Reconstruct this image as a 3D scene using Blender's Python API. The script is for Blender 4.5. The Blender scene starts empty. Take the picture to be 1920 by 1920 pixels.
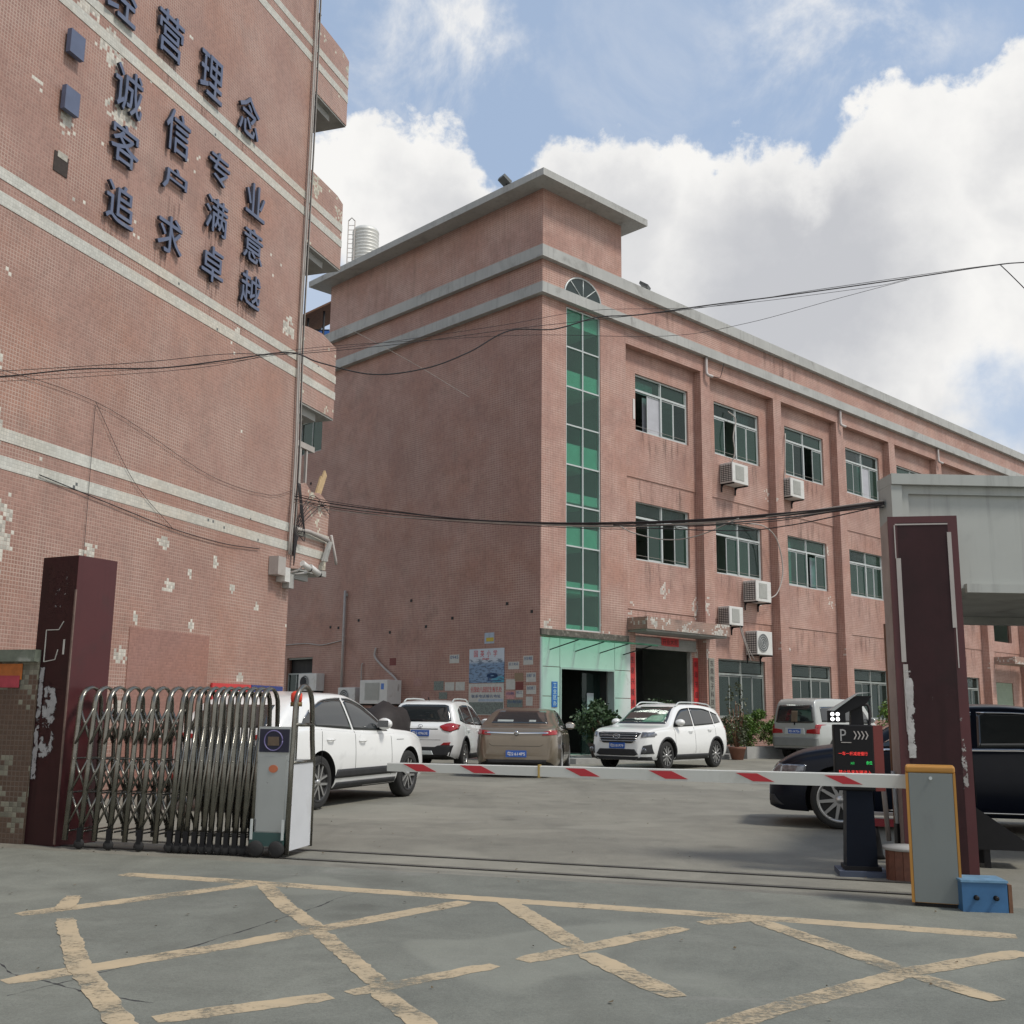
import bpy, bmesh, math, random
import numpy as np
from math import sin, cos, pi, radians as R
from mathutils import Vector, Matrix
from mathutils.bvhtree import BVHTree
random.seed(7)
S = bpy.context.scene
COL = S.collection

# ------------------------------------------------------------------ camera
H = 1.30
PITCH, ROLL, FPX = R(10.655), R(0.660), 2026.43
cam_d = bpy.data.cameras.new('camera'); cam = bpy.data.objects.new('camera', cam_d); COL.objects.link(cam)
cam_d.sensor_width = 36; cam_d.lens = 36*FPX/1920; cam_d.clip_end = 3000; cam_d.clip_start = .05
_fw = Vector((0, cos(PITCH), sin(PITCH))); _rt = Vector((1, 0, 0)); _up = _rt.cross(_fw)
_r = _rt*cos(ROLL)+_up*sin(ROLL); _u = -_rt*sin(ROLL)+_up*cos(ROLL)
M = Matrix((_r, _u, -_fw)).transposed().to_4x4(); M.translation = (0, 0, H)
cam.matrix_world = M; S.camera = cam

# ------------------------------------------------------------------ sun, exposure
SUN_AZ, SUN_EL = 118.0, 56.0
sd = bpy.data.lights.new('sun', 'SUN'); sd.energy = 2.35; sd.angle = R(10); sd.color = (1, .94, .86)
sun = bpy.data.objects.new('sun', sd); COL.objects.link(sun)
_d = Vector((sin(R(SUN_AZ))*cos(R(SUN_EL)), cos(R(SUN_AZ))*cos(R(SUN_EL)), sin(R(SUN_EL))))
sun.rotation_euler = _d.to_track_quat('Z', 'Y').to_euler(); sun.location = (10, -10, 40)
S.view_settings.view_transform = 'Standard'; S.view_settings.look = 'None'
S.view_settings.exposure = .17; S.view_settings.gamma = 1; S.view_settings.use_curve_mapping = False

# ------------------------------------------------------------------ node helper
class NT:
    def __init__(s, tree): s.t = tree; s.n = tree.nodes; s.l = tree.links
    def new(s, typ, **kw):
        n = s.n.new(typ)
        for k, v in kw.items():
            if k in n.inputs: s.set(n.inputs[k], v)
            else: setattr(n, k, v)
        return n
    def set(s, inp, v):
        if isinstance(v, bpy.types.NodeSocket): s.l.new(v, inp)
        elif isinstance(v, bpy.types.Node): s.l.new(v.outputs[0], inp)
        else: inp.default_value = v
    def m(s, op, a, b=0., c=0., clamp=False):
        n = s.n.new('ShaderNodeMath'); n.operation = op; n.use_clamp = clamp
        for i, v in enumerate((a, b, c)): s.set(n.inputs[i], v)
        return n.outputs[0]
    def v(s, op, a, b=(0, 0, 0)):
        n = s.n.new('ShaderNodeVectorMath'); n.operation = op
        s.set(n.inputs[0], a); s.set(n.inputs[1], b)
        return n.outputs['Value' if op in ('DOT_PRODUCT', 'LENGTH') else 'Vector']
    def rng(s, v, a, b, c=0., d=1., smooth=True):
        n = s.n.new('ShaderNodeMapRange'); n.interpolation_type = 'SMOOTHSTEP' if smooth else 'LINEAR'
        for i, x in enumerate((v, a, b, c, d)): s.set(n.inputs[i], x)
        return n.outputs[0]
    def noise(s, vec, scale, detail=4, rough=.55, dist=0., out=0):
        n = s.n.new('ShaderNodeTexNoise')
        if vec is not None: s.set(n.inputs['Vector'], vec)
        n.inputs['Scale'].default_value = scale; n.inputs['Detail'].default_value = detail
        n.inputs['Roughness'].default_value = rough; n.inputs['Distortion'].default_value = dist
        return n.outputs[out]
    def mix(s, f, a, b, typ='MIX'):
        n = s.n.new('ShaderNodeMix'); n.data_type = 'RGBA'; n.blend_type = typ
        s.set(n.inputs[0], f); s.set(n.inputs[6], a); s.set(n.inputs[7], b)
        return n.outputs[2]
    def xyz(s, x, y, z=0.):
        n = s.n.new('ShaderNodeCombineXYZ')
        for i, v in enumerate((x, y, z)): s.set(n.inputs[i], v)
        return n.outputs[0]
    def sep(s, v):
        n = s.n.new('ShaderNodeSeparateXYZ'); s.set(n.inputs[0], v); return n.outputs
def c4(c): return (c[0], c[1], c[2], 1)

# ------------------------------------------------------------------ sky
W = bpy.data.worlds.new('World'); S.world = W; W.use_nodes = True
t = NT(W.node_tree); W.node_tree.nodes.clear()
sky = t.new('ShaderNodeTexSky'); sky.sky_type = 'NISHITA'; sky.sun_disc = False
sky.sun_elevation = R(SUN_EL); sky.sun_rotation = R(SUN_AZ); sky.air_density = 1.0; sky.dust_density = 1.6; sky.ozone_density = 2.2
tc = t.new('ShaderNodeTexCoord'); dv = tc.outputs['Generated']
x, y, z = t.sep(dv)[:3]
az = t.m('MULTIPLY', t.m('ARCTAN2', x, y), 180/pi)
el = t.m('MULTIPLY', t.m('ARCSINE', z), 180/pi)
fc = t.n.new('ShaderNodeFloatCurve'); cv = fc.mapping.curves[0]
pts = [(-180, 27), (-120, 32), (-70, 26), (-40, 31), (-22, 29), (-11.5, 29.2), (-9.5, 30.6), (-7, 30.6), (-4.3, 30.3), (-2, 29.2), (-.9, 27.4), (0, 27.0), (1.2, 29.0), (2.8, 29.8),
       (5, 30.3), (6.5, 30.9), (8, 29.9), (9.8, 30.0), (11, 28.4), (13.1, 29.2), (15.4, 28.4), (17.4, 28.7), (18.8, 30.4), (21.6, 30.9), (24.2, 30.4), (27.4, 31.5), (35, 30), (60, 27), (90, 32), (130, 28), (180, 27)]
while len(cv.points) < len(pts): cv.points.new(.5, .5)
for p, (a, e) in zip(cv.points, pts): p.location = ((a+180)/360, e/40); p.handle_type = 'AUTO'
fc.mapping.update(); t.set(fc.inputs['Value'], t.m('DIVIDE', t.m('ADD', az, 180.), 360.))
top = t.m('MULTIPLY', fc.outputs[0], 40.)
puff = t.noise(dv, 15, 8, .6, .1); puff2 = t.noise(dv, 42, 6, .62, .2)
edge = t.m('ADD', t.m('MULTIPLY', t.m('SUBTRACT', puff, .5), 5.0), t.m('MULTIPLY', t.m('SUBTRACT', puff2, .5), 3.2))
d_top = t.m('SUBTRACT', t.m('ADD', top, edge), el)
bank = t.rng(d_top, -.3, .8)
def blob(a, e, r0, r1, amp=.02):
    c = (sin(R(a))*cos(R(e)), cos(R(a))*cos(R(e)), sin(R(e)))
    dist = t.v('LENGTH', t.v('SUBTRACT', dv, c))
    dist = t.m('ADD', dist, t.m('MULTIPLY', t.m('SUBTRACT', puff, .5), amp*4))
    return t.rng(dist, R(r0), R(r1), 1., 0.)
hole = t.m('MAXIMUM', blob(25.8, 14.4, .9, 4.2, .03), blob(-10.5, 20.6, 1.2, 3.0, .02))
hole = t.m('MULTIPLY', hole, t.m('SUBTRACT', 1., blob(20.6, 16.4, 1.2, 1.9, .02)))
bank = t.m('MULTIPLY', bank, t.m('SUBTRACT', 1., t.m('MULTIPLY', hole, .8)))
wn = t.noise(dv, 6, 8, .62, .4)
wisp = t.rng(wn, .47, .78)
wz = t.m('MAXIMUM', t.m('MAXIMUM', blob(-5, 34.3, 2.5, 8), blob(17.5, 34.5, 2.5, 8)), .22)
wisp = t.m('MULTIPLY', t.m('MULTIPLY', wisp, wz), 1.5, clamp=True)
dens = t.m('MAXIMUM', bank, t.m('MULTIPLY', wisp, .85))
# cloud brightness: bright sunlit rim, grey bases
base = t.noise(dv, 3.6, 6, .55, .3); bil = t.noise(dv, 16, 6, .6)
rim = t.rng(d_top, 0., 4.5, 1., 0.)
grey = t.m('MAXIMUM', t.m('MULTIPLY', blob(15.5, 22.2, 3., 9.5), 1.0), t.m('MULTIPLY', t.rng(base, .46, .64), .6))
grey = t.m('MULTIPLY', grey, t.m('SUBTRACT', 1., t.m('MULTIPLY', rim, .85)))
grey = t.m('ADD', grey, t.m('MULTIPLY', t.m('SUBTRACT', bil, .5), .55), clamp=True)
ccol = t.mix(grey, c4((.93, .92, .90)), c4((.56, .57, .60)))
skyv = t.new('ShaderNodeVectorMath', operation='SCALE'); t.set(skyv.inputs[0], sky.outputs[0]); skyv.inputs['Scale'].default_value = .12
hz = t.mix(.62, skyv.outputs[0], c4((.50, .63, .83)))
b1 = t.new('ShaderNodeBackground'); t.set(b1.inputs[0], t.mix(dens, hz, ccol)); b1.inputs[1].default_value = .90
wo = t.new('ShaderNodeOutputWorld'); t.l.new(b1.outputs[0], wo.inputs[0])

# ------------------------------------------------------------------ pixel to place (used once, to lay the wires on real planes)
def ray(px, py): return _r*((px-960)/FPX)+_u*((960-py)/FPX)+_fw
def at(px, py, Y):
    d = ray(px, py); return Vector((0, 0, H))+d*(Y/d.y)
def gnd(px, py, z=0.):
    d = ray(px, py); return Vector((0, 0, H))+d*((z-H)/d.z)

# ------------------------------------------------------------------ materials
MATS = {}
def pbr(name, col, rough=.6, metal=0., var=.12, nscale=3., bump=0., bscale=60., spec=.5, coat=0., emit=None, dirt=None, dirt_amt=0., dscale=1.5, streak=0., object_space=True):
    if name in MATS: return MATS[name]
    m = bpy.data.materials.new(name); m.use_nodes = True; MATS[name] = m
    k = NT(m.node_tree); b = k.n['Principled BSDF']
    co = k.new('ShaderNodeTexCoord').outputs['Object']
    c = c4(col)
    if var:
        n = k.noise(co, nscale, 5, .6)
        f = k.rng(n, .25, .75, 1-var, 1+var, False)
        mu = k.new('ShaderNodeVectorMath', operation='SCALE'); mu.inputs[0].default_value = col; k.set(mu.inputs['Scale'], f)
        c = mu.outputs[0]
    if dirt:
        dn = k.rng(k.noise(co, dscale, 8, .65, .5), .62-.25*dirt_amt, .72, 0, 1)
        c = k.mix(k.m('MULTIPLY', dn, min(1, dirt_amt+.3)), c, c4(dirt))
    if streak:
        sv = k.v('MULTIPLY', co, (9, 9, .5)); sn = k.rng(k.noise(sv, 1., 5, .6), .5, .75, 1, 1-streak)
        mu = k.new('ShaderNodeVectorMath', operation='SCALE'); k.set(mu.inputs[0], c); k.set(mu.inputs['Scale'], sn); c = mu.outputs[0]
    k.set(b.inputs['Base Color'], c)
    k.set(b.inputs['Roughness'], k.rng(k.noise(co, nscale*2.3, 4), .2, .8, rough*.85, min(1, rough*1.15), False))
    b.inputs['Metallic'].default_value = metal; b.inputs['Specular IOR Level'].default_value = spec
    if coat: b.inputs['Coat Weight'].default_value = coat; b.inputs['Coat Roughness'].default_value = .06
    if emit: b.inputs['Emission Color'].default_value = c4(emit[0]); b.inputs['Emission Strength'].default_value = emit[1]
    if bump:
        bn = k.new('ShaderNodeBump'); bn.inputs['Strength'].default_value = bump; bn.inputs['Distance'].default_value = .01
        k.set(bn.inputs['Height'], k.noise(co, bscale, 5)); k.l.new(bn.outputs[0], b.inputs['Normal'])
    return m

def tile_mat(name, tile, grout, size=.05, gw=.13, patch=.0, patch_col=(.62, .60, .50), var=.1, stain=.25, stain_col=(.12, .09, .07), streak=.2, cluster=.55, gmix=1., off=0., zones=()):
    m = bpy.data.materials.new(name); m.use_nodes = True
    k = NT(m.node_tree); b = k.n['Principled BSDF']
    uv = k.new('ShaderNodeTexCoord').outputs['UV']
    s = k.v('SCALE', uv); sc = s.node; sc.inputs['Scale'].default_value = 1/size
    f = k.v('FRACTION', s); cell = k.v('FLOOR', s)
    fx, fy = k.sep(f)[:2]
    ex = k.m('MINIMUM', fx, k.m('SUBTRACT', 1., fx)); ey = k.m('MINIMUM', fy, k.m('SUBTRACT', 1., fy))
    e = k.m('MINIMUM', ex, ey); g = k.rng(e, gw*.35, gw*.65, 1., 0.)
    wn = k.new('ShaderNodeTexWhiteNoise', noise_dimensions='3D'); k.set(wn.inputs['Vector'], k.v('ADD', cell, (off, 0, 0)))
    rv = wn.outputs['Value']
    big = k.noise(uv, .35, 6, .6); mid = k.noise(uv, 1.7, 6, .65); 
    tv = k.m('MULTIPLY', k.rng(rv, 0, 1, 1-var, 1+var, False), k.rng(big, .3, .7, .86, 1.14, False))
    tcn = k.new('ShaderNodeVectorMath', operation='SCALE'); tcn.inputs[0].default_value = tile; k.set(tcn.inputs['Scale'], tv)
    warm = k.mix(k.rng(k.noise(k.v('ADD', uv, (31, 7, 0)), .5, 5, .6), .4, .7, 0, .5), tcn.outputs[0], k.mix(1., tcn.outputs[0], c4((1.1, .93, .78)), 'MULTIPLY'))
    gfade = k.rng(k.noise(k.v('ADD', uv, (3, 11, 0)), .8, 5, .65), .35, .68, .25, gmix)
    c = k.mix(k.m('MULTIPLY', g, gfade), warm, c4(grout))
    # fallen tiles: whole cells, gathered in clusters
    if patch:
        cv_ = k.v('SCALE', cell); cv_.node.inputs['Scale'].default_value = size
        cl = k.noise(k.v('ADD', cv_, (off*3, 5, 0)), 1.1, 5, .7)
        cl2 = k.rng(cl, cluster, cluster+.16, 0, 1)
        if zones:
            for (zu, zz, zr) in zones:
                dd = k.v('LENGTH', k.v('MULTIPLY', k.v('SUBTRACT', cv_, (zu, zz, 0)), (1, 1, 0)))
                dd = k.m('ADD', dd, k.m('MULTIPLY', k.m('SUBTRACT', k.noise(cv_, 5., 4, .6), .5), zr*1.6))
                cl2 = k.m('MAXIMUM', cl2, k.rng(dd, zr*.4, zr, 1.0, 0))
        th = k.m('MULTIPLY', cl2, patch)
        wn2 = k.new('ShaderNodeTexWhiteNoise', noise_dimensions='3D')
        # neighbouring tiles tend to fall together
        wl = k.v('FLOOR', k.v('MULTIPLY', cell, (.5, .34, 1)))
        k.set(wn2.inputs['Vector'], k.v('ADD', wl, (17+off, 3, 0)))
        wn3 = k.new('ShaderNodeTexWhiteNoise', noise_dimensions='3D'); k.set(wn3.inputs['Vector'], k.v('ADD', cell, (off, 99, 0)))
        r2 = k.m('ADD', k.m('MULTIPLY', wn2.outputs['Value'], .55), k.m('MULTIPLY', wn3.outputs['Value'], .45))
        pm = k.m('LESS_THAN', r2, th)
        pc = k.mix(wn3.outputs['Value'], c4(patch_col), c4([q*.55 for q in patch_col]))
        inner = k.rng(e, .0, .08, .35, 1.)
        c = k.mix(k.m('MULTIPLY', pm, inner), c, pc)
    st = k.rng(k.m('MULTIPLY', k.m('ADD', mid, big), .5), .5, .66, 0, 1)
    c = k.mix(k.m('MULTIPLY', st, stain), c, c4(stain_col))
    if streak:
        ux, uy = k.sep(uv)[:2]
        sn = k.noise(k.xyz(k.m('MULTIPLY', ux, 4.5), k.m('MULTIPLY', uy, .22)), 1., 6, .6)
        c = k.mix(k.m('MULTIPLY', k.rng(sn, .5, .78, 0, 1), streak), c, c4(stain_col))
    k.set(b.inputs['Base Color'], c); b.inputs['Roughness'].default_value = .55; b.inputs['Specular IOR Level'].default_value = .35
    bn = k.new('ShaderNodeBump'); bn.inputs['Strength'].default_value = .5; bn.inputs['Distance'].default_value = .004
    k.set(bn.inputs['Height'], k.m('SUBTRACT', 1., g)); k.l.new(bn.outputs[0], b.inputs['Normal'])
    return m

def glass_mat(name, tint, refl=1., rough=.02):
    m = bpy.data.materials.new(name); m.use_nodes = True
    k = NT(m.node_tree); k.n.remove(k.n['Principled BSDF']); out = k.n['Material Output']
    tr = k.new('ShaderNodeBsdfTransparent'); tr.inputs[0].default_value = c4(tint)
    gl = k.new('ShaderNodeBsdfGlossy'); gl.inputs['Roughness'].default_value = rough; gl.inputs[0].default_value = c4((.8*refl, .9*refl, .88*refl))
    fr = k.new('ShaderNodeFresnel'); fr.inputs[0].default_value = 1.55
    co = k.new('ShaderNodeTexCoord').outputs['Object']
    bn = k.new('ShaderNodeBump'); bn.inputs['Strength'].default_value = .06; bn.inputs['Distance'].default_value = .02; k.set(bn.inputs['Height'], k.noise(co, 1.6, 3))
    k.l.new(bn.outputs[0], gl.inputs['Normal']); k.l.new(bn.outputs[0], fr.inputs['Normal'])
    ge = k.new('ShaderNodeNewGeometry'); front = k.m('SUBTRACT', 1., ge.outputs['Backfacing'])
    k.set(tr.inputs[0], k.mix(front, (1, 1, 1, 1), c4(tint)))
    mx = k.new('ShaderNodeMixShader'); k.set(mx.inputs[0], k.m('MULTIPLY', fr.outputs[0], front)); k.l.new(tr.outputs[0], mx.inputs[1]); k.l.new(gl.outputs[0], mx.inputs[2])
    df = k.new('ShaderNodeBsdfDiffuse'); df.inputs[0].default_value = c4([min(1, q*.5) for q in tint])
    mx2 = k.new('ShaderNodeMixShader'); k.set(mx2.inputs[0], k.m('MULTIPLY', front, .10))
    k.l.new(mx.outputs[0], mx2.inputs[1]); k.l.new(df.outputs[0], mx2.inputs[2]); k.l.new(mx2.outputs[0], out.inputs[0])
    return m

# ------------------------------------------------------------------ mesh helper
class MB:
    def __init__(s): s.v = []; s.f = []; s.mi = []; s.sm = []; s.cur = 0; s.smooth = False
    def face(s, idx): s.f.append(idx); s.mi.append(s.cur); s.sm.append(s.smooth)
    def quad(s, a, b, c, d):
        n = len(s.v); s.v += [tuple(a), tuple(b), tuple(c), tuple(d)]; s.face((n, n+1, n+2, n+3))
    def poly(s, pts):
        n = len(s.v); s.v += [tuple(p) for p in pts]; s.face(tuple(range(n, n+len(pts))))
    def box(s, x0, x1, y0, y1, z0, z1):
        n = len(s.v)
        s.v += [(x0, y0, z0), (x1, y0, z0), (x1, y1, z0), (x0, y1, z0), (x0, y0, z1), (x1, y0, z1), (x1, y1, z1), (x0, y1, z1)]
        for q in ((0, 3, 2, 1), (4, 5, 6, 7), (0, 1, 5, 4), (1, 2, 6, 5), (2, 3, 7, 6), (3, 0, 4, 7)): s.face(tuple(n+i for i in q))
        return s
    def prism(s, pts, axis, a, b):
        # pts: 2-D outline; axis: extrusion axis
        def P(p, t_):
            return {'x': (t_, p[0], p[1]), 'y': (p[0], t_, p[1]), 'z': (p[0], p[1], t_)}[axis]
        n = len(s.v); k = len(pts)
        s.v += [P(p, a) for p in pts]+[P(p, b) for p in pts]
        s.face(tuple(range(n, n+k))); s.face(tuple(range(n+2*k-1, n+k-1, -1)))
        for i in range(k): j = (i+1) % k; s.face((n+j, n+i, n+k+i, n+k+j))
        return s
    def tube(s, pts, r, seg=8, cap=True, flat=1.):
        pts = [Vector(p) for p in pts]; n0 = len(s.v); rr = r if isinstance(r, (list, tuple)) else [r]*len(pts)
        up = None
        for i, p in enumerate(pts):
            d = (pts[min(i+1, len(pts)-1)]-pts[max(i-1, 0)]).normalized()
            if up is None:
                up = Vector((0, 0, 1)) if abs(d.z) < .9 else Vector((0, 1, 0))
            sx = d.cross(up).normalized(); uy = sx.cross(d).normalized(); up = uy
            for k in range(seg):
                a = 2*pi*k/seg+pi/seg; s.v.append(tuple(p+sx*cos(a)*rr[i]*flat+uy*sin(a)*rr[i]))
        sm = s.smooth; s.smooth = seg > 4
        for i in range(len(pts)-1):
            for k in range(seg):
                a = n0+i*seg+k; b = n0+i*seg+(k+1) % seg; s.face((a, b, b+seg, a+seg))
        s.smooth = sm
        if cap:
            s.face(tuple(n0+k for k in reversed(range(seg)))); s.face(tuple(n0+(len(pts)-1)*seg+k for k in range(seg)))
        return s
    def lathe(s, prof, c=(0, 0, 0), axis='z', seg=24, cap=True):
        n0 = len(s.v)
        for (r, h) in prof:
            for k in range(seg):
                a = 2*pi*k/seg; u, v = r*cos(a), r*sin(a)
                p = {'z': (u, v, h), 'y': (u, h, -v), 'x': (h, u, v)}[axis]
                s.v.append((c[0]+p[0], c[1]+p[1], c[2]+p[2]))
        sm = s.smooth; s.smooth = True
        for i in range(len(prof)-1):
            for k in range(seg):
                a = n0+i*seg+k; b = n0+i*seg+(k+1) % seg; s.face((a, b, b+seg, a+seg))
        s.smooth = sm
        if cap:
            s.face(tuple(n0+k for k in reversed(range(seg)))); s.face(tuple(n0+(len(prof)-1)*seg+k for k in range(seg)))
        return s
    def mesh(s, name, mats):
        me = bpy.data.meshes.new(name); me.from_pydata(s.v, [], s.f)
        for m in (mats if isinstance(mats, (list, tuple)) else [mats]): me.materials.append(m)
        me.polygons.foreach_set('material_index', s.mi); me.polygons.foreach_set('use_smooth', s.sm)
        box_uv(me); me.update(); return me
    def build(s, name, mats, parent=None, **kw):
        return link(name, s.mesh(name, mats), parent, **kw)
def box_uv(me):
    uvl = me.uv_layers.new(name='UVMap'); n = len(me.loops)
    co = np.empty(len(me.vertices)*3); me.vertices.foreach_get('co', co); co = co.reshape(-1, 3)
    li = np.empty(n, dtype=np.int32); me.loops.foreach_get('vertex_index', li)
    me.update(); nr = np.empty(len(me.polygons)*3); me.polygons.foreach_get('normal', nr); nr = np.abs(nr.reshape(-1, 3))
    tot = np.empty(len(me.polygons), dtype=np.int32); me.polygons.foreach_get('loop_total', tot)
    ax = np.repeat(nr.argmax(1), tot); p = co[li]
    u = np.where(ax == 0, p[:, 1]+.37, p[:, 0]); v = np.where(ax == 2, p[:, 1], p[:, 2])
    uvl.data.foreach_set('uv', np.stack([u, v], 1).ravel())
def link(name, data, parent=None, label=None, cat=None, group=None, kind=None, loc=None, rot=None):
    o = bpy.data.objects.new(name, data); COL.objects.link(o)
    if parent: o.parent = parent
    if label: o['label'] = label
    if cat: o['category'] = cat
    if group: o['group'] = group
    if kind: o['kind'] = kind
    if loc is not None: o.location = loc
    if rot is not None: o.rotation_euler = rot if isinstance(rot, (tuple, list, Vector)) else (0, 0, rot)
    return o
def thing(name, label, cat, loc=(0, 0, 0), rz=0., group=None): return link(name, None, None, label, cat, group, None, loc, (0, 0, rz))
def kids(o): return [c for c in bpy.data.objects if c.parent == o]
def copy_tree(o, parent=None):
    tree = {}
    for c in bpy.data.objects:
        if c.parent: tree.setdefault(c.parent, []).append(c)
    def go(src, par):
        c = src.copy(); COL.objects.link(c)
        if par is not None: c.parent = par
        for ch in tree.get(src, []): go(ch, c)
        return c
    return go(o, parent)
def smooth_path(pts, n=8):
    pts = [Vector(p) for p in pts]; P = [pts[0]*2-pts[1]]+pts+[pts[-1]*2-pts[-2]]; out = []
    for i in range(1, len(P)-2):
        a, b, c, d = P[i-1:i+3]
        for k in range(n):
            u = k/n; out.append(.5*((2*b)+(c-a)*u+(2*a-5*b+4*c-d)*u*u+(3*b-a-3*c+d)*u**3))
    return out+[pts[-1]]
_tc = {}
def text_mesh(s, size, depth=.01, bold=0., mat=None, align='CENTER'):
    key = (s, size, depth, bold, mat.name if mat else '', align)
    if key in _tc: return _tc[key]
    cu = bpy.data.curves.new('lettering', 'FONT'); cu.body = s; cu.size = size; cu.extrude = depth/2; cu.offset = bold
    cu.align_x = align; cu.align_y = 'CENTER'; cu.resolution_u = 2
    o = bpy.data.objects.new('lettering', cu); COL.objects.link(o)
    dg = bpy.context.evaluated_depsgraph_get(); me = bpy.data.meshes.new_from_object(o.evaluated_get(dg))
    bpy.data.objects.remove(o); bpy.data.curves.remove(cu)
    me.materials.clear()
    if mat: me.materials.append(mat)
    if len(me.vertices):
        vs = [v.co for v in me.vertices]; 
        x0 = min(v.x for v in vs); x1 = max(v.x for v in vs); y0 = min(v.y for v in vs); y1 = max(v.y for v in vs)
        if align == 'CENTER':
            for v in me.vertices: v.co.x -= (x0+x1)/2; v.co.y -= (y0+y1)/2
    me.name = 'lettering'; _tc[key] = me; return me
def text_obj(name, s, w, h, parent, loc, rot, mat, depth=.01, bold=0., **kw):
    """lettering stretched to w x h metres; local x right, y up, facing +z before rotation"""
    me = text_mesh(s, 1.0, .02, bold, mat); o = link(name, me, parent, **kw)
    xs = [v.co.x for v in me.vertices]; ys = [v.co.y for v in me.vertices]
    if not xs: return o
    o.location = loc; o.rotation_euler = rot
    o.scale = (w/max(1e-3, max(xs)-min(xs)), h/max(1e-3, max(ys)-min(ys)), depth/.02); return o
FACE = (pi/2, 0, 0)          # lettering upright on a face that looks towards local -y

# ------------------------------------------------------------------ shared materials
m_main = tile_mat('main_mosaic', (.350, .200, .163), (.58, .425, .36), .072, .24, patch=.5, patch_col=(.62, .58, .52), cluster=.66, zones=((8.0, 5.0, .45), (11.9, 5.6, .4), (4.4, 4.6, .5), (6.2, 5.4, .35), (12.6, 9.6, .4), (17.2, 5.9, .4), (16.9, 8.0, .3), (.3, 3.8, .35), (2.9, 3.7, .3), (21.9, 6.8, .4), (8.1, 3.4, .3)), stain=.22, stain_col=(.15, .10, .075), streak=.34, gmix=1.)
m_main2 = tile_mat('main_mosaic_gable', (.315, .170, .134), (.50, .35, .29), .072, .24, patch=.05, patch_col=(.5, .42, .36), cluster=.62, stain=.35, stain_col=(.13, .085, .065), streak=.22, gmix=1., off=40.)
m_left = tile_mat('left_mosaic', (.325, .192, .155), (.49, .37, .31), .056, .24, patch=.8, patch_col=(.66, .64, .56), cluster=.60, stain=.32, stain_col=(.17, .12, .10), streak=.18, gmix=.9, off=7.,
                  zones=((-4.95, 2.1, .2), (-4.95, 1.3, .16), (-4.7, 2.7, .13), (-3.2, 2.72, .14), (-2.0, 3.5, .15), (-4.1, 4.0, .17), (-3.3, 3.6, .12), (-2.6, 3.9, .14), (-1.2, 3.2, .12), (-1.6, 1.9, .12), (-6.3, 11.6, .45), (-6.9, 12.0, .35), (-7.1, 9.9, .25), (-7.9, 3.6, .7), (-5.9, 10.75, .5), (-7.7, 12.6, .6), (-8.1, 5.9, .3), (-5.9, 3.6, .25), (.5, 8.0, .2), (-.5, 9.0, .3), (-3.9, 3.3, .2), (-8.0, 4.9, .45)))
m_balc = tile_mat('balcony_mosaic', (.35, .212, .174), (.50, .39, .33), .06, .24, patch=.7, patch_col=(.60, .57, .46), cluster=.5, stain=.4, stain_col=(.17, .13, .10), streak=.25, off=3.)
m_canopy = tile_mat('canopy_mosaic', (.30, .19, .15), (.42, .34, .29), .06, .2, patch=.95, patch_col=(.60, .58, .52), cluster=.45, stain=.6, stain_col=(.13, .10, .085), off=23.)
m_band = tile_mat('band_tile', (.54, .54, .49), (.44, .44, .40), .05, .12, patch=.04, patch_col=(.12, .13, .13), cluster=.4, stain=.3, stain_col=(.25, .25, .2), off=11.)
m_fence = tile_mat('fence_mosaic', (.095, .068, .052), (.13, .11, .09), .05, .2, patch=.8, patch_col=(.22, .22, .17), cluster=.45, stain=.6, stain_col=(.06, .06, .045), off=71.)
m_cornice = pbr('cornice_paint', (.40, .405, .385), .75, var=.12, nscale=1.3, dirt=(.22, .215, .2), dirt_amt=.35, dscale=1.2, streak=.2, bump=.1)
m_conc = pbr('grey_concrete', (.33, .33, .31), .85, var=.2, nscale=2, bump=.3, dirt=(.15, .15, .13), dirt_amt=.4)
m_slab = pbr('inside_plaster', (.55, .56, .52), .8, var=.08); m_land = pbr('white_landing', (.70, .72, .68), .8, var=.1)
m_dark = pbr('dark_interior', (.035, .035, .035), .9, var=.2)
m_alu = pbr('aluminium_frame', (.52, .56, .55), .45, .25, var=.06)
m_alud = pbr('old_frame', (.30, .33, .31), .6, .1, var=.15, dirt=(.15, .12, .1), dirt_amt=.4)
m_glass = glass_mat('green_glass', (.26, .58, .46))
m_glassd = glass_mat('dark_glass', (.22, .36, .33), .8)
m_glassg = glass_mat('grey_glass', (.5, .55, .55), .9)
m_pale = pbr('pale_sheet', (.42, .43, .46), .6, var=.1)
m_green = pbr('green_cladding', (.30, .56, .44), .35, var=.1, nscale=1, dirt=(.2, .3, .25), dirt_amt=.25)
m_mint = pbr('mint_cladding', (.58, .64, .61), .3, var=.07, nscale=1, dirt=(.3, .36, .32), dirt_amt=.25)
m_black = pbr('black_metal', (.012, .012, .013), .5, .1, var=.2, spec=.3)
m_blackp = pbr('black_plastic', (.008, .008, .009), .55, var=.15, spec=.25)
m_rub = pbr('rubber', (.018, .018, .018), .85, var=.2, bump=.2, bscale=120)
m_white = pbr('white_enamel', (.62, .62, .59), .4, var=.07, dirt=(.4, .37, .3), dirt_amt=.25)
m_pipe = pbr('grey_pipe', (.40, .37, .34), .55, var=.12, dirt=(.25, .22, .2), dirt_amt=.3)
m_wire = pbr('cable', (.022, .02, .022), .7, var=.2)
m_wire2 = pbr('pale_cable', (.33, .31, .28), .7, var=.2)
m_red = pbr('red_paper', (.52, .035, .035), .6, var=.15, nscale=8)
m_ink = pbr('black_ink', (.03, .02, .02), .7, var=0)
m_steel = pbr('stainless', (.19, .185, .16), .27, .88, var=.25, nscale=9)
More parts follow.
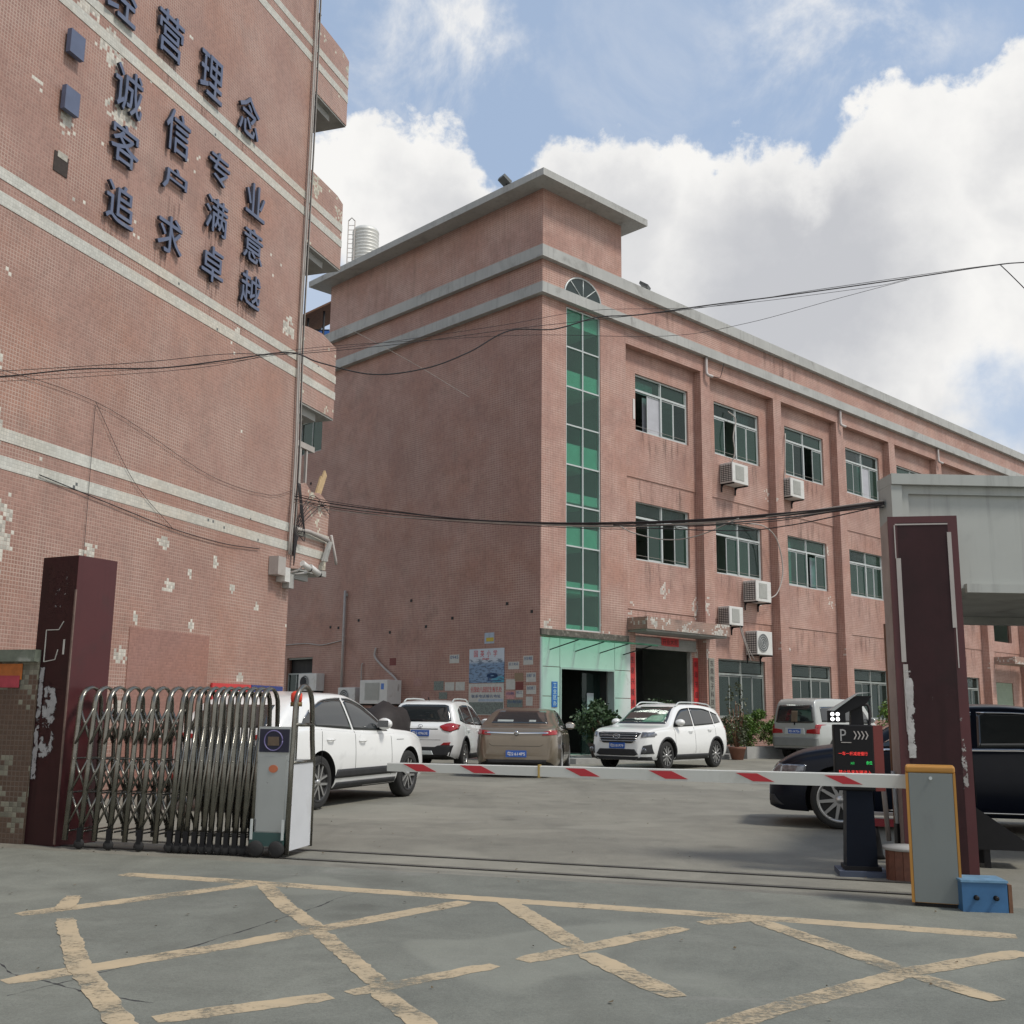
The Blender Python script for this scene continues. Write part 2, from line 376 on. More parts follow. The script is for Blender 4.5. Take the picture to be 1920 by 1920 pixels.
m_letter = pbr('blue_letter', (.105, .13, .205), .5, var=.2, nscale=2, dirt=(.18, .19, .22), dirt_amt=.35)
m_letside = pbr('letter_side', (.02, .025, .04), .7, var=.2)
m_rust = pbr('rust', (.16, .08, .045), .85, var=.3, nscale=12)

def wallgrid(mb, a0, a1, z0, z1, holes, pt, n):
    """flat wall with rectangular openings. pt(a,z,d) gives the point d metres into the wall; n reveal depth"""
    xs = sorted({a0, a1, *[h[0] for h in holes], *[h[1] for h in holes]}); zs = sorted({z0, z1, *[h[2] for h in holes], *[h[3] for h in holes]})
    xs = [x for x in xs if a0 <= x <= a1]; zs = [z_ for z_ in zs if z0 <= z_ <= z1]
    for i in range(len(xs)-1):
        for j in range(len(zs)-1):
            cx, cz = (xs[i]+xs[i+1])/2, (zs[j]+zs[j+1])/2
            if any(h[0] < cx < h[1] and h[2] < cz < h[3] for h in holes): continue
            mb.quad(pt(xs[i], zs[j], 0), pt(xs[i+1], zs[j], 0), pt(xs[i+1], zs[j+1], 0), pt(xs[i], zs[j+1], 0))
            mb.quad(pt(xs[i+1], zs[j], .2), pt(xs[i], zs[j], .2), pt(xs[i], zs[j+1], .2), pt(xs[i+1], zs[j+1], .2))
    for (x0, x1, z0_, z1_) in holes:
        for (p, q_) in (((x0, z0_), (x0, z1_)), ((x0, z1_), (x1, z1_)), ((x1, z1_), (x1, z0_)), ((x1, z0_), (x0, z0_))):
            mb.quad(pt(p[0], p[1], 0), pt(q_[0], q_[1], 0), pt(q_[0], q_[1], n), pt(p[0], p[1], n))

# ================================================================== MAIN BUILDING
PM = (0.860, 31.5)
main = thing('factory_building', 'long three storey pink tiled factory with grey cornices and green windows', 'building', (PM[0], PM[1], 0), R(44))
G0 = .15
UL = 62.
pil = [8.11, 12.81, 17.57, 22.15, 26.85, 31.49, 36.2, 40.9, 45.6, 50.3, 55.0, 59.7]
ptB = lambda v: (lambda a, z_, d: (a, v+d, z_))
mb = MB()
# end bay, front plane
wallgrid(mb, 0, 3.96, G0, 15.45, [(1.08, 2.69, 3.82, 14.0), (.79, 3.24, G0, 2.68)], ptB(0), .2)
wallgrid(mb, 3.96, UL, 13.5, 15.45, [], ptB(0), .2)
mb.build('wall', m_main, main)
mb = MB(); mb.quad((3.96, 0, 13.5), (3.96, .5, 13.5), (UL, .5, 13.5), (UL, 0, 13.5)); mb.quad((3.96, 0, G0), (3.96, .5, G0), (3.96, .5, 13.5), (3.96, 0, 13.5))
# recessed bays
rec0 = [3.96]+[p+.55 for p in pil]; rec1 = pil+[UL]
wins = []
WU = [4.8, 9.3, 14.04, 18.8, 23.4, 28.05, 32.75, 37.4, 42.1, 46.8, 51.5]
for i in range(12):
    a0, a1 = rec0[i], rec1[i]
    if a1-a0 < 3: wallgrid(mb, a0, a1, G0, 13.5, [], ptB(.3), .2); continue
    h3, h2, h1 = [], [], []
    if i < len(WU):
        u = WU[i]
        h3 = [(u, u+2.93, 10.73, 12.72)]
        h2 = [(u, u+2.93, 6.36, 8.32)]
        if i == 6: h2 = [(u+.3, u+2.5, 5.25, 8.3)]
        h1 = [(u, u+2.93, 1.28, 3.35)]
        if i == 0: h1 = [(4.36, 7.75, G0, 3.5)]
        if i == 6: h1 = [(a0+.1, a0+3.0, G0, 3.2)]
        wins.append((i, u))
    wallgrid(mb, a0, a1, 9.1, 13.5, h3, ptB(.30), .14)
    wallgrid(mb, a0, a1, 4.73, 9.1, h2, ptB(.33), .14)
    wallgrid(mb, a0, a1, G0, 4.73, h1, ptB(.36), .14)
    for z_, v in ((9.1, .30), (4.73, .33)): mb.quad((a0, v, z_), (a0, v+.03, z_), (a1, v+.03, z_), (a1, v, z_))
mb.build('wall', m_main, main)
for i, p in enumerate(pil):
    b_ = MB().box(p, p+.55, 0.0, .45, G0-.1, 13.495)
    b_.build('pilaster', m_main, main)
# gable side
ptC = lambda a, z_, d: (d, a, z_)
mb = MB()
wallgrid(mb, 0, 11.5, G0-.15, 15.45, [], lambda a, z_, d: (d, 11.5-a, z_), .2)
wallgrid(mb, 11.5, 21, G0-.15, 14.05, [(11.7, 13.25, 11.12, 12.45), (11.65, 13.35, 1.5, 3.32)], ptC, .14)
mb.build('gable_wall', m_main2, main)
# tower storey above the second cornice
mb = MB(); mb.box(0, 3.78, 0, 11.5, 15.64, 17.6); mb.build('tower_wall', m_main, main)
# cornices
mb = MB(); mb.box(-.2, UL, -.2, .0-.002, 14.06, 14.40); mb.box(-.2, -.002, -.002, 11.7, 14.06, 14.40)
mb.build('cornice', m_cornice, main)
mb = MB(); mb.box(-.18, UL, -.18, .25, 15.25, 15.63); mb.box(-.18, .2, .252, 11.7, 15.25, 15.63); mb.build('cornice', m_cornice, main)
mb = MB(); mb.box(-.63, 4.41, -.63, 12.13, 17.6, 17.83); mb.build('roof_slab', m_cornice, main)
# shell: back, end, roof, floors
mb = MB(); mb.box(.2, UL, 20.8, 21, 0, 14.05); mb.box(UL-.2, UL, .5, 20.8, 0, 15.4); mb.box(.2, UL-.2, .45, 20.8, 13.85, 14.05); mb.box(3.8, UL-.2, .3, 11.5, 15.0, 15.2)
mb.box(.2, UL, 11.3, 11.5, 14.05, 15.5)
mb.build('roof', m_conc, main)
mb = MB()
for z_ in (4.0, 8.6): mb.box(3.3, UL-.2, .52, 20.8, z_, z_+.2)
mb.box(3.26, 3.36, .3, 11.3, .2, 15.0)
for u in (12.95, 27.0, 41.0): mb.box(u, u+.15, .6, 11.3, .2, 13.8)
mb.box(.3, UL-.2, .5, 20.8, .13, .15)
mb.build('inner_slab', m_slab, main)
MB().box(3.25, 3.258, .3, 3.2, .16, 3.0).build('inner_wall', m_dark, main)  # dark skin on the pale partition, painting shade into the doorway
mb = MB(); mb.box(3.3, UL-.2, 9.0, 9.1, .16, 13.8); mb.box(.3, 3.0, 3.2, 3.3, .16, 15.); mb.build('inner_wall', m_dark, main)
# stair landings behind the glass strip
for z0_, z1_ in ((13.45, 13.98), (11.35, 11.95), (8.95, 9.6), (7.75, 8.05), (6.4, 7.0), (4.95, 5.3), (3.8, 4.0)):
    MB().box(1.1, 2.67, .115, 1.4, z0_, z1_).build('stair_landing', m_land, main)
# glass strip
mb = MB()
zb = [3.84, 5.10, 6.38, 7.64, 8.91, 10.17, 11.40, 12.69, 13.97]
for u in (1.09, 1.86, 2.65): mb.box(u, u+.045, .03, .10, 3.84, 13.98)
for z_ in zb: mb.box(1.09, 2.69, .035, .095, z_-.022, z_+.022)
strip = mb.build('stair_window', m_alu, main, label='tall narrow green glass strip window with white bars')
for j in range(8):
    for u in (1.14, 1.91):
        MB().box(0, .72, 0, .008, 0, zb[j+1]-zb[j]-.05).build('pane', m_glass, strip, loc=(u, .062, zb[j]+.025), rot=(random.uniform(-.012, .012), 0, random.uniform(-.018, .018)))
# arched light above cornice
mb = MB(); arc = [(1.84+.86*cos(a), 14.4+.70*sin(a)) for a in [pi*k/20 for k in range(21)]]
mb.prism(arc, 'y', -.012, -.002); o_ = mb.build('fanlight', pbr('fan_glass', (.02, .035, .035), .08, var=.1), main, label='half round dark window with white glazing bars')
mb = MB(); mb.tube([(p[0], -.015, p[1]) for p in arc], .03, 6)
for a in (45, 90, 135): mb.tube([(1.84, -.02, 14.4), (1.84+.84*cos(R(a)), -.02, 14.4+.68*sin(R(a)))], .018, 5)
mb.build('glazing_bar', m_alu, o_)

# windows: one set of meshes shared by all
def win_mesh(mat, w=2.93, h=1.98, tz=1.40, bars=False):
    b_ = MB(); f = .05
    b_.box(0, w, 0, .07, 0, f); b_.box(0, w, 0, .07, h-f, h); b_.box(0, f, .002, .068, f, h-f); b_.box(w-f, w, .002, .068, f, h-f)
    b_.box(f, w-f, -.005, .068, tz, tz+.07); b_.box(w/2-.04, w/2+.04, -.01, .07, f, tz); b_.box(w/2-.02, w/2+.02, 0, .06, tz+.07, h-f)
    return b_.mesh('window', mat)
def pane_mesh(w, h, frame, mats):
    b_ = MB(); b_.box(.03, w-.03, .012, .018, .03, h-.03); b_.cur = 1
    if frame:
        b_.box(0, .035, 0, .03, 0, h); b_.box(w-.035, w, 0, .03, 0, h); b_.box(.035, w-.035, 0, .03, 0, .035); b_.box(.035, w-.035, 0, .03, h-.035, h)
    else: b_.box(0, .03, .01, .02, 0, h); b_.box(w-.03, w, .01, .02, 0, h)
    return b_.mesh('pane', mats)
wm = win_mesh(m_alu); wmd = win_mesh(m_alud, h=2.07, tz=1.50)
PG = {k: (pane_mesh(.71, 1.33, True, [g_, m_alu]), pane_mesh(1.38, .44, False, [g_, m_alu])) for k, g_ in dict(g=m_glass, d=m_glassd, p=m_pale, y=m_glassg).items()}
PD = {k: (pane_mesh(.71, 1.43, True, [g_, m_alud]), pane_mesh(1.38, .44, False, [g_, m_alud])) for k, g_ in dict(g=m_glassd, d=m_glassd, p=m_glassg, y=m_glassg).items()}
pat3 = ['gg.pgd', 'ddg.gg', 'gggd.g', 'ydggpg', 'gggg.d', 'ggg.gd']
pat2 = ['dd.g.g', 'gd.ggd', 'gggg.g', 'dggggg', 'g.gggd', 'gggg.d']
pat1 = ['dddd.d', 'ddddgd', 'dddddd', 'dgdddd', 'dddddd', 'dd.ddd']
def add_window(u, z_, v, pat, dark=False, parent=main):
    w_ = link('window', wmd if dark else wm, parent, loc=(u, v, z_))
    P_ = PD if dark else PG; h = 1.43 if dark else 1.33; tz = 1.57 if dark else 1.47
    for k in range(2):
        if pat[k] != '.': link('pane', P_[pat[k]][1], w_, loc=(.06+k*1.43, .025, tz+.01))
    for k in range(4):
        c_ = pat[2+k]
        if c_ == '.': continue
        link('pane', P_[c_][0], w_, loc=(.05+k*.70+(.02 if k > 1 else 0), .015 if k in (0, 3) else .035, .055), rot=(0, 0, random.uniform(-.02, .02)))
    return w_
for i, u in wins:
    add_window(u, 10.735, .37, pat3[i % 6])
    if i != 6: add_window(u, 6.365, .40, pat2[i % 6])
    if i not in (0, 6): add_window(u, 1.285, .43, pat1[i % 6], True)
# pale curtain behind some sashes
for (u, z_, w_, h) in ((5.55, 10.8, .62, 1.3), (20.3, 10.85, .6, 1.9), (16.1, 6.5, .5, 1.2), (4.9, 12.2, 1.2, .4), (10.9, 12.25, 1.1, .4), (24.3, 10.8, .7, 1.3), (14.1, 6.45, .6, 1.7)):
    b_ = MB(); n = 14
    pf = [(u+w_*k/n, .62+.03*(k % 2)) for k in range(n+1)]
    for k in range(n): b_.quad((pf[k][0], pf[k][1], z_), (pf[k+1][0], pf[k+1][1], z_), (pf[k+1][0], pf[k+1][1], z_+h), (pf[k][0], pf[k][1], z_+h))
    b_.build('curtain', m_pale, main)
# sills with thin security wire
for i, u in wins[:8]:
    for z_, v in ((10.9, .33), (6.52, .36)):
        if i == 6 and z_ < 9: continue
        MB().tube([(u+.05, v, z_), (u+2.88, v, z_)], .006, 4).build('guard_wire', m_wire2, main)
# gable windows
o_ = MB(); o_.box(0, .06, 0, 1.55, 0, .06); o_.box(0, .06, 0, 1.55, 1.27, 1.33)
for c_ in (0, .72, 1.49): o_.box(.005, .055, c_, c_+.06, .06, 1.27)
g1 = o_.build('window', m_alud, main, loc=(.07, 11.7, 11.12))
for c_ in (.06, .78): MB().box(0, .01, 0, .66, 0, 1.2).build('pane', m_glass, g1, loc=(.03, c_, .06))
o_ = MB(); o_.box(0, .06, 0, 1.7, 0, .06); o_.box(0, .06, 0, 1.7, 1.76, 1.82); o_.box(0, .06, 0, 1.7, 1.2, 1.25)
for c_ in (0, .55, 1.1, 1.64): o_.box(.005, .055, c_, c_+.05, .06, 1.2)
g2 = o_.build('window', m_alud, main, loc=(.07, 11.65, 1.5))
for c_ in (.06, .61, 1.15): MB().box(0, .01, 0, .48, 0, 1.14).build('pane', m_glassd, g2, loc=(.03, c_, .06))
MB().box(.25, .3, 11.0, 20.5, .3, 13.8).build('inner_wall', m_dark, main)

# entrance cladding (green porch)
mb = MB()
for (a, b_, z0_, z1_) in ((.05, .77, 2.72, 3.55), (.79, 3.24, 2.72, 3.55), (3.26, 4.0, 2.72, 3.55)):
    MB().box(a, b_, -.05, -.01, z0_, z1_).build('cladding_panel', m_mint, main)
for z0_, z1_ in ((G0, 1.0), (1.02, 1.85), (1.87, 2.70)):
    for a, b_ in ((.05, .77), (3.26, 4.0)): MB().box(a, b_, -.05, -.01, z0_, z1_).build('cladding_panel', m_mint, main)
mb = MB(); mb.box(.79, .84, -.07, .2, G0, 2.72); mb.box(3.19, 3.24, -.07, .2, G0, 2.72); mb.box(.84, 3.19, -.07, .2, 2.66, 2.72); mb.box(-.01, .05, -.06, -.002, G0, 3.55)
mb.build('door_frame', m_alu, main)
mb = MB(); mb.box(2.35, 3.18, .5, .56, G0, 2.6); mb.build('door', m_glassd, main, label='grey glass side door leaf behind the entrance')
MB().box(2.55, 2.85, .47, .49, 1.5, 2.0).build('notice_sheet', m_pale, main)
# glass awning over green porch
aw = thing('glass_awning', 'thin green glass awning on dark struts over the mint entrance', 'awning', (PM[0], PM[1], 0), R(44))
mb = MB(); mb.prism([(0, 0), (4.05, 0), (3.9, -1.45), (.1, -1.45)], 'z', 0, .02)
for i_ in range(4, 8): pass
me_ = mb.mesh('glass_sheet', glass_mat('awning_glass', (.34, .84, .60), .5, .2))
for v in me_.vertices: v.co.z += 3.60-.11*(-v.co.y)
link('glass_sheet', me_, aw)
for u in (.35, 1.45, 2.55, 3.65):
    MB().tube([(u, -.06, 3.2), (u+.0, -1.2, 3.44)], .018, 5).build('strut', m_black, aw)
    MB().tube([(u, -.05, 3.57), (u, -1.43, 3.42)], .016, 5).build('bearer', pbr('green_metal', (.10, .25, .18), .5, var=.1), aw)
MB().box(-.02, 3.93, -.07, -.002, 3.62, 3.80).build('mossy_ledge', pbr('mossy_ledge', (.10, .09, .075), .9, var=.5, nscale=9, dirt=(.3, .28, .24), dirt_amt=.4, dscale=9), main)
# blue door sign
m_blue = pbr('blue_sign', (.04, .16, .52), .4, var=.08)
sg = thing('door_sign', 'narrow blue vertical sign with white characters beside the mint entrance door', 'sign', (PM[0], PM[1], 0), R(44))
MB().box(.43, .66, -.075, -.052, 1.55, 2.28).build('board', m_blue, sg)
mwt = pbr('white_print', (.75, .76, .78), .6, var=0)
for k, ch in enumerate('工业区办'): text_obj('lettering', ch, .13, .13, sg, (.545, -.078, 2.17-k*.17), FACE, mwt, .004)

# concrete canopy over roller door
cp = MB(); cp.box(3.93, 8.35, -.8, .0, 4.0, 4.38); cp.build('canopy', m_canopy, main, label='concrete canopy whose small tiles are mostly fallen off')
MB().box(3.99, 8.3, -.72, .3, 3.94, 3.998).build('canopy_soffit', m_conc, main)
mb = MB(); mb.box(3.97, 4.33, .0, .36, G0, 3.94); mb.build('wall', m_main, main)
# roller door: box, side guides, dark inside
mb = MB(); mb.box(4.34, 7.78, .18, .358, 3.48, 3.84)
for z_ in (3.54, 3.63, 3.72): mb.box(4.36, 7.76, .165, .18, z_, z_+.06)
mb.box(4.37, 4.44, .36, .5, G0, 3.5); mb.box(7.67, 7.75, .36, .5, G0, 3.5)
mb.build('roller_door', m_conc, main)
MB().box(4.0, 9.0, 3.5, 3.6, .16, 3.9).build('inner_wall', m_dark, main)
# red couplets and lintel paper
cpl = [('coup', 4.30, 4.56, .34, 1.25, 3.3, '生意兴隆通四'), ('coup', 7.82, 8.08, .34, 1.2, 3.3, '财源茂盛达三')]
for k, (n_, a, b_, v, z0_, z1_, tx) in enumerate(cpl):
    v = -.012 if k == 0 else .335
    c_ = thing('door_couplet', 'red paper couplet with black characters %s of the dark roller door' % ('on the left side' if k == 0 else 'on the right side'), 'paper banner', (PM[0], PM[1], 0), R(44), 'red couplets round the roller door')
    if k == 0: a, b_, v = 4.02, 4.29, -.012
    MB().box(a, b_, v, v+.006, z0_, z1_).build('paper', m_red, c_)
    for j, ch in enumerate(tx): text_obj('lettering', ch, .17, .2, c_, ((a+b_)/2, v-.003, z1_-.22-j*.34), FACE, m_ink, .003)
c_ = thing('lintel_paper', 'small red paper with dark characters above the roller door', 'paper banner', (PM[0], PM[1], 0), R(44), 'red couplets round the roller door')
MB().box(5.85, 6.78, .155, .16, 3.60, 3.88).build('paper', m_red, c_)
text_obj('lettering', '开业大吉', .8, .18, c_, (6.31, .152, 3.74), FACE, m_ink, .003)
# vertical name board
c_ = thing('name_board', 'weathered grey vertical name board right of the roller door', 'sign', (PM[0], PM[1], 0), R(44))
MB().box(8.2, 8.52, -.03, -.003, 1.4, 3.3).build('board', pbr('old_board', (.22, .22, .19), .8, var=.2, nscale=6), c_)
for j, ch in enumerate('东莞电子科技厂'): text_obj('lettering', ch, .18, .2, c_, (8.36, -.034, 3.12-j*.26), FACE, m_ink, .003)
# second entrance further along
MB().box(32.0, 36.1, -1.0, 0, 4.05, 4.4).build('canopy', m_canopy, main)
mb = MB(); mb.box(32.14, 35.04, .42, .48, G0, 3.2)
for k in range(24): mb.box(32.16, 35.02, .40, .42, .2+k*.125, .2+k*.125+.09)
mb.build('roller_door', pbr('faded_green', (.26, .33, .24), .6, var=.1), main, label='closed pale green roller door under the second canopy')
# spouts under cornice
m_spout = pbr('spout_pipe', (.50, .46, .44), .5, var=.1)
for u in (8.35, 17.8, 26.95, 36.4, 45.8):
    MB().tube(smooth_path([(u, -.09, 14.05), (u, -.09, 13.55), (u+.02, -.13, 13.4), (u+.22, -.2, 13.36)], 4), .055, 8).build('rain_spout', m_spout, main)
MB().tube([(9.25, -.23, 14.0), (9.0, -.24, 13.42), (8.58, -.2, 13.36)], .012, 4).build('hanging_wire', m_wire, main)
# stray pipe left of first window, small white bit
MB().box(4.66, 4.76, .28, .30, 11.1, 11.8).build('white_patch', m_white, main)

# ================================================================== LEFT BUILDING
PL = (-4.446, 21.5)
left = thing('tiled_building', 'tall pink tiled building at the left with pale stripes and blue characters', 'building', (PL[0], PL[1], 0), R(90-18.594))
mb = MB(); LX = -17.
mb.quad((LX, 0, 0), (0, 0, 0), (0, 0, 19.2), (LX, 0, 19.2)); mb.quad((0, 0, 0), (0, 14, 0), (0, 14, 19.2), (0, 0, 19.2))
mb.quad((0, 14, 0), (LX, 14, 0), (LX, 14, 19.2), (0, 14, 19.2)); mb.quad((LX, 14, 0), (LX, 0, 0), (LX, 0, 19.2), (LX, 14, 19.2)); mb.quad((LX, 0, 19.2), (0, 0, 19.2), (0, 14, 19.2), (LX, 14, 19.2))
mb.build('wall', m_left, left)
for z0_, z1_ in ((4.49, 4.67), (4.87, 5.05), (8.09, 8.28), (8.45, 8.62), (11.68, 11.86), (12.05, 12.22), (15.27, 15.45), (15.64, 15.80)):
    MB().box(LX, -.10, -.008, 0, z0_, z1_).build('stripe', m_band, left)
# balconies on the far side; their tiled ends line up with the facade
for k, (z0_, z1_) in enumerate(((14.7, 16.42), (11.15, 12.82), (7.66, 9.28), (4.2, 5.9))):
    b_ = MB()
    if k == 2:
        b_.prism([(.02, z0_), (1.56, z0_), (1.56, z1_), (.9, z1_+.12), (.3, z1_+.06), (.02, z1_)], 'y', .005, .13)
    elif k == 3:
        b_.prism([(.02, z0_-.05), (1.5, z0_+.1), (1.56, z1_-.15), (1.1, z1_), (.75, z1_-.05), (.5, z1_+.1), (.02, z1_-.05)], 'y', .005, .13)
    else: b_.prism([(.02, z0_), (1.58, z0_), (1.58, z1_-.08), (1.3, z1_), (.02, z1_+.02)], 'y', .005, .13)
    b_.box(1.46, 1.58, .131, 12, z0_+.02, z1_-.1)
    bb = b_.build('balcony', m_balc, left)
    MB().box(.02, 1.57, .02, 12, z0_-.04, z0_+.08).build('balcony_slab', m_conc, bb)
    MB().box(.05, 1.0, .135, .25, z0_-.2, z0_-.03).build('beam', m_conc, bb)
    dz = (z0_-(14.7-3.52*k))
    for z2 in (15.27-3.59*k, 15.64-3.59*k):
        if z0_ < z2 < z1_: MB().box(.05, 1.585, -.004, .004, z2, z2+.17).build('stripe', m_band, bb)
for k, (z0_, z1_) in enumerate(((16.6, 18.5), (12.9, 14.6), (9.3, 11.1), (5.9, 7.6))):
    pass
# dark openings seen under the balconies
m_dk2 = pbr('dark_glass_old', (.03, .06, .055), .2, var=.2)
for z0_ in (9.6, 6.1, 2.6):
    MB().box(.0, .03, .5, 3.2, z0_, z0_+1.5).build('window', m_dk2, left)
# raised repaired panel low on the facade
m_rep = tile_mat('repaired_tile', (.30, .165, .135), (.34, .2, .165), .05, .16, patch=.0, stain=.3, stain_col=(.18, .12, .1), streak=.2, off=90., gmix=.6)
MB().box(-4.77, -2.62, -.012, 0, .05, 2.6).build('repaired_panel', m_rep, left)
# characters
chars = [('经', -6.22, 12.62), ('营', -4.96, 12.73), ('理', -3.74, 12.69), ('念', -2.47, 12.62),
         ('诚', -5.89, 11.12), ('信', -4.575, 11.10), ('专', -3.32, 11.08), ('业', -2.08, 11.04),
         ('客', -5.875, 10.18), ('户', -4.57, 10.215), ('满', -3.31, 10.16), ('意', -2.08, 10.12),
         ('追', -5.865, 9.17), ('求', -4.59, 9.22), ('卓', -3.335, 9.22), ('越', -2.08, 9.22)]
for ch, u, z_ in chars:
    sx = .68; sy = 1.0 if z_ > 12.3 else .9 if z_ > 11 else .8
    if ch == '户': sy = .55
    if ch == '专': sy = .70; sx = .66
    if ch in '追求卓越客满意业': sy = .78
    if z_ > 12.3: sx, sy = .70, .95
    me0 = text_mesh(ch, 1.0, .02, 0, m_letter).copy(); bm0 = bmesh.new()
    for q_, (dx, dy) in enumerate(((0, 0), (.010, .003), (-.010, -.003), (.003, .010), (-.003, -.010))):
        n0 = len(bm0.verts); bm0.from_mesh(me0)
        bm0.verts.ensure_lookup_table()
        for v_ in bm0.verts[n0:]: v_.co.x += dx; v_.co.y += dy; v_.co.z += q_*.0006
    bm0.to_mesh(me0); bm0.free(); me0.name = 'sign_character'; _tc[(ch, 1.0, .02, 'b', m_letter.name, 'CENTER')] = me0
    xs_ = [v.co.x for v in me0.vertices]; ys_ = [v.co.y for v in me0.vertices]
    w_ = link('sign_character', me0, left, loc=(u, -.055, z_), rot=FACE); w_.scale = (sx/(max(xs_)-min(xs_)), sy*.86/(max(ys_)-min(ys_)), 2.5)
    if len(w_.data.materials) < 2:
        w_.data.materials.append(m_letside)
        for p_ in w_.data.polygons:
            if abs(p_.normal.z) < .5: p_.material_index = 1
for z_ in (11.14, 10.215):
    MB().box(-7.29, -6.99, -.12, -.04, z_-.19, z_+.19).build('sign_square', m_letter, left)
    MB().box(-7.25, -7.03, -.04, 0, z_-.15, z_+.15).build('sign_stand_off', m_letside, left)
MB().box(-7.28, -6.99, -.012, -.002, 9.06, 9.37).build('sign_scar', pbr('scar', (.045, .035, .03), .9, var=.3, nscale=20), left)
MB().box(-7.22, -7.02, -.016, -.012, 9.30, 9.40).build('sign_scar', pbr('scar_pale', (.4, .38, .33), .9, var=.3, nscale=30), left)
# rust streaks under the characters: thin runs on the wall
m_streak = bpy.data.materials.new('rust_run'); m_streak.use_nodes = True
k_ = NT(m_streak.node_tree); b_ = k_.n['Principled BSDF']; b_.inputs['Base Color'].default_value = (.10, .06, .045, 1); b_.inputs['Roughness'].default_value = .9
cc = k_.new('ShaderNodeTexCoord').outputs['Object']; X_, Y_, Z_ = k_.sep(cc)[:3]
al = k_.m('MULTIPLY', k_.rng(Z_, -1.0, 0., 0, 1), k_.rng(k_.noise(k_.v('MULTIPLY', cc, (14, 1, .8)), 1., 4), .48, .75, 0, .34))
k_.set(b_.inputs['Alpha'], k_.m('MULTIPLY', al, k_.rng(k_.m('ABSOLUTE', X_), .1, .3, 1, 0)))
sm_ = MB().box(-.3, .3, 0, .003, -1.1, 0).mesh('rust_run', m_streak)
for ch, u, z_ in chars:
    if (z_ < 11.5 or ch in '营理念') and ch not in '诚客信专': link('rust_run', sm_, left, loc=(u+random.uniform(-.15, .15), -.0035-.001*random.random(), z_-.28), kind=None)
# pipes and wires on the corner
for du, r_, m_ in ((-.13, .022, m_pipe), (-.06, .016, m_pipe), (.015, .009, m_wire), (.05, .012, m_wire2)):
    MB().tube(smooth_path([(du, -.05, 19), (du+.01, -.06, 14), (du-.02, -.05, 9), (du+.02, -.07, 6.5), (du-.01, -.05, 4.4)], 6), r_, 7).build('riser_pipe', m_, left)
for k in range(6):
    a = random.uniform(0, .15); MB().tube(smooth_path([(.03+.02*k, -.08, 5.9), (.1+.05*k, -.12, 5.3-.1*k), (-.02+.03*k, -.09, 4.8), (.02, -.08, 4.2)], 5), .009, 5).build('loose_wire', m_wire, left)
for k in range(5):
    MB().tube(smooth_path([(.05, -.06, 4.9+.05*k), (.6, -.1, 5.35+.1*k), (1.3+.05*k, -.04, 5.75-.06*k)], 6), .008, 5).build('loose_wire', m_wire, left)
# junction boxes and CCTV at the corner
jb = thing('junction_box', 'rusty open junction box on the tiled corner beneath the pipes', 'electrical box', (PL[0], PL[1], 0), R(71.406))
MB().box(-.80, -.52, -.22, -.01, 3.92, 4.28).build('box', m_pipe, jb); MB().box(-.50, -.30, -.2, -.01, 3.82, 4.1).build('box', m_white, jb); MB().box(-.26, -.08, -.16, -.01, 3.72, 4.0).build('box', m_conc, jb)
cc_ = thing('security_camera', 'white bullet security camera on the left building corner pointing right', 'camera', (PL[0], PL[1], 0), R(71.406), 'bullet cameras on the tiled corner')
MB().tube([(-.12, -.35, 4.22), (.12, -.38, 4.14)], .06, 10).build('housing', m_white, cc_); MB().tube([(.12, -.38, 4.14), (.16, -.38, 4.127)], .05, 10).build('lens', m_blackp, cc_)
MB().tube([(-.05, 0, 4.05), (-.05, -.2, 4.08), (-.05, -.34, 4.17)], .018, 6).build('bracket', m_white, cc_)
c2_ = thing('security_camera', 'second white bullet camera beside the first, hooded, further right on the corner', 'camera', (PL[0], PL[1], 0), R(71.406), 'bullet cameras on the tiled corner')
MB().tube([(.28, -.3, 4.2), (.62, -.32, 4.1)], .065, 10).build('housing', m_white, c2_); MB().tube([(.62, -.32, 4.1), (.67, -.32, 4.085)], .055, 10).build('lens', m_blackp, c2_)
MB().tube([(.2, 0, 4.05), (.3, -.15, 4.08), (.4, -.3, 4.13)], .018, 6).build('bracket', m_white, c2_)
# small lamp under the third balcony
lp = thing('wall_lamp', 'small white lamp hanging under the third balcony', 'lamp', (PL[0], PL[1], 0), R(71.406))
MB().lathe([(.02, 0), (.09, -.06), (.1, -.16), (.03, -.22)], (.75, .4, 7.62), 'z', 12).build('bulb', m_white, lp)
# broken railing and plank at the lowest balcony
rl = thing('broken_railing', 'short broken white railing standing on the lowest balcony', 'railing', (PL[0], PL[1], 0), R(71.406))
MB().box(.0, .85, .03, .12, 6.72, 6.84).build('top_rail', m_pipe, rl)
for u in (.05, .3, .55): MB().box(u, u+.05, .05, .10, 5.9, 6.72).build('post', m_pipe, rl)
pk = thing('wooden_plank', 'pale broken wooden plank sticking up from the lowest balcony', 'plank', (PL[0], PL[1], 0), R(71.406))
MB().prism([(.95, 5.8), (1.12, 5.75), (1.42, 6.35), (1.33, 6.45), (1.22, 6.25), (1.18, 6.3)], 'y', .02, .06).build('board', pbr('plank_wood', (.5, .36, .2), .8, var=.2, nscale=7), pk)
pp = thing('loose_pipe', 'grey gutter pipe hanging along the lowest balcony with a bent end', 'pipe', (PL[0], PL[1], 0), R(71.406))
MB().tube([(.05, -.08, 4.95), (.6, -.08, 4.98), (1.42, -.08, 4.92)], .045, 8).build('run', m_pipe, pp)
MB().tube([(1.5, -.1, 5.05), (1.75, -.1, 4.55), (1.78, -.1, 4.45)], .03, 8).build('bent_end', m_pipe, pp)
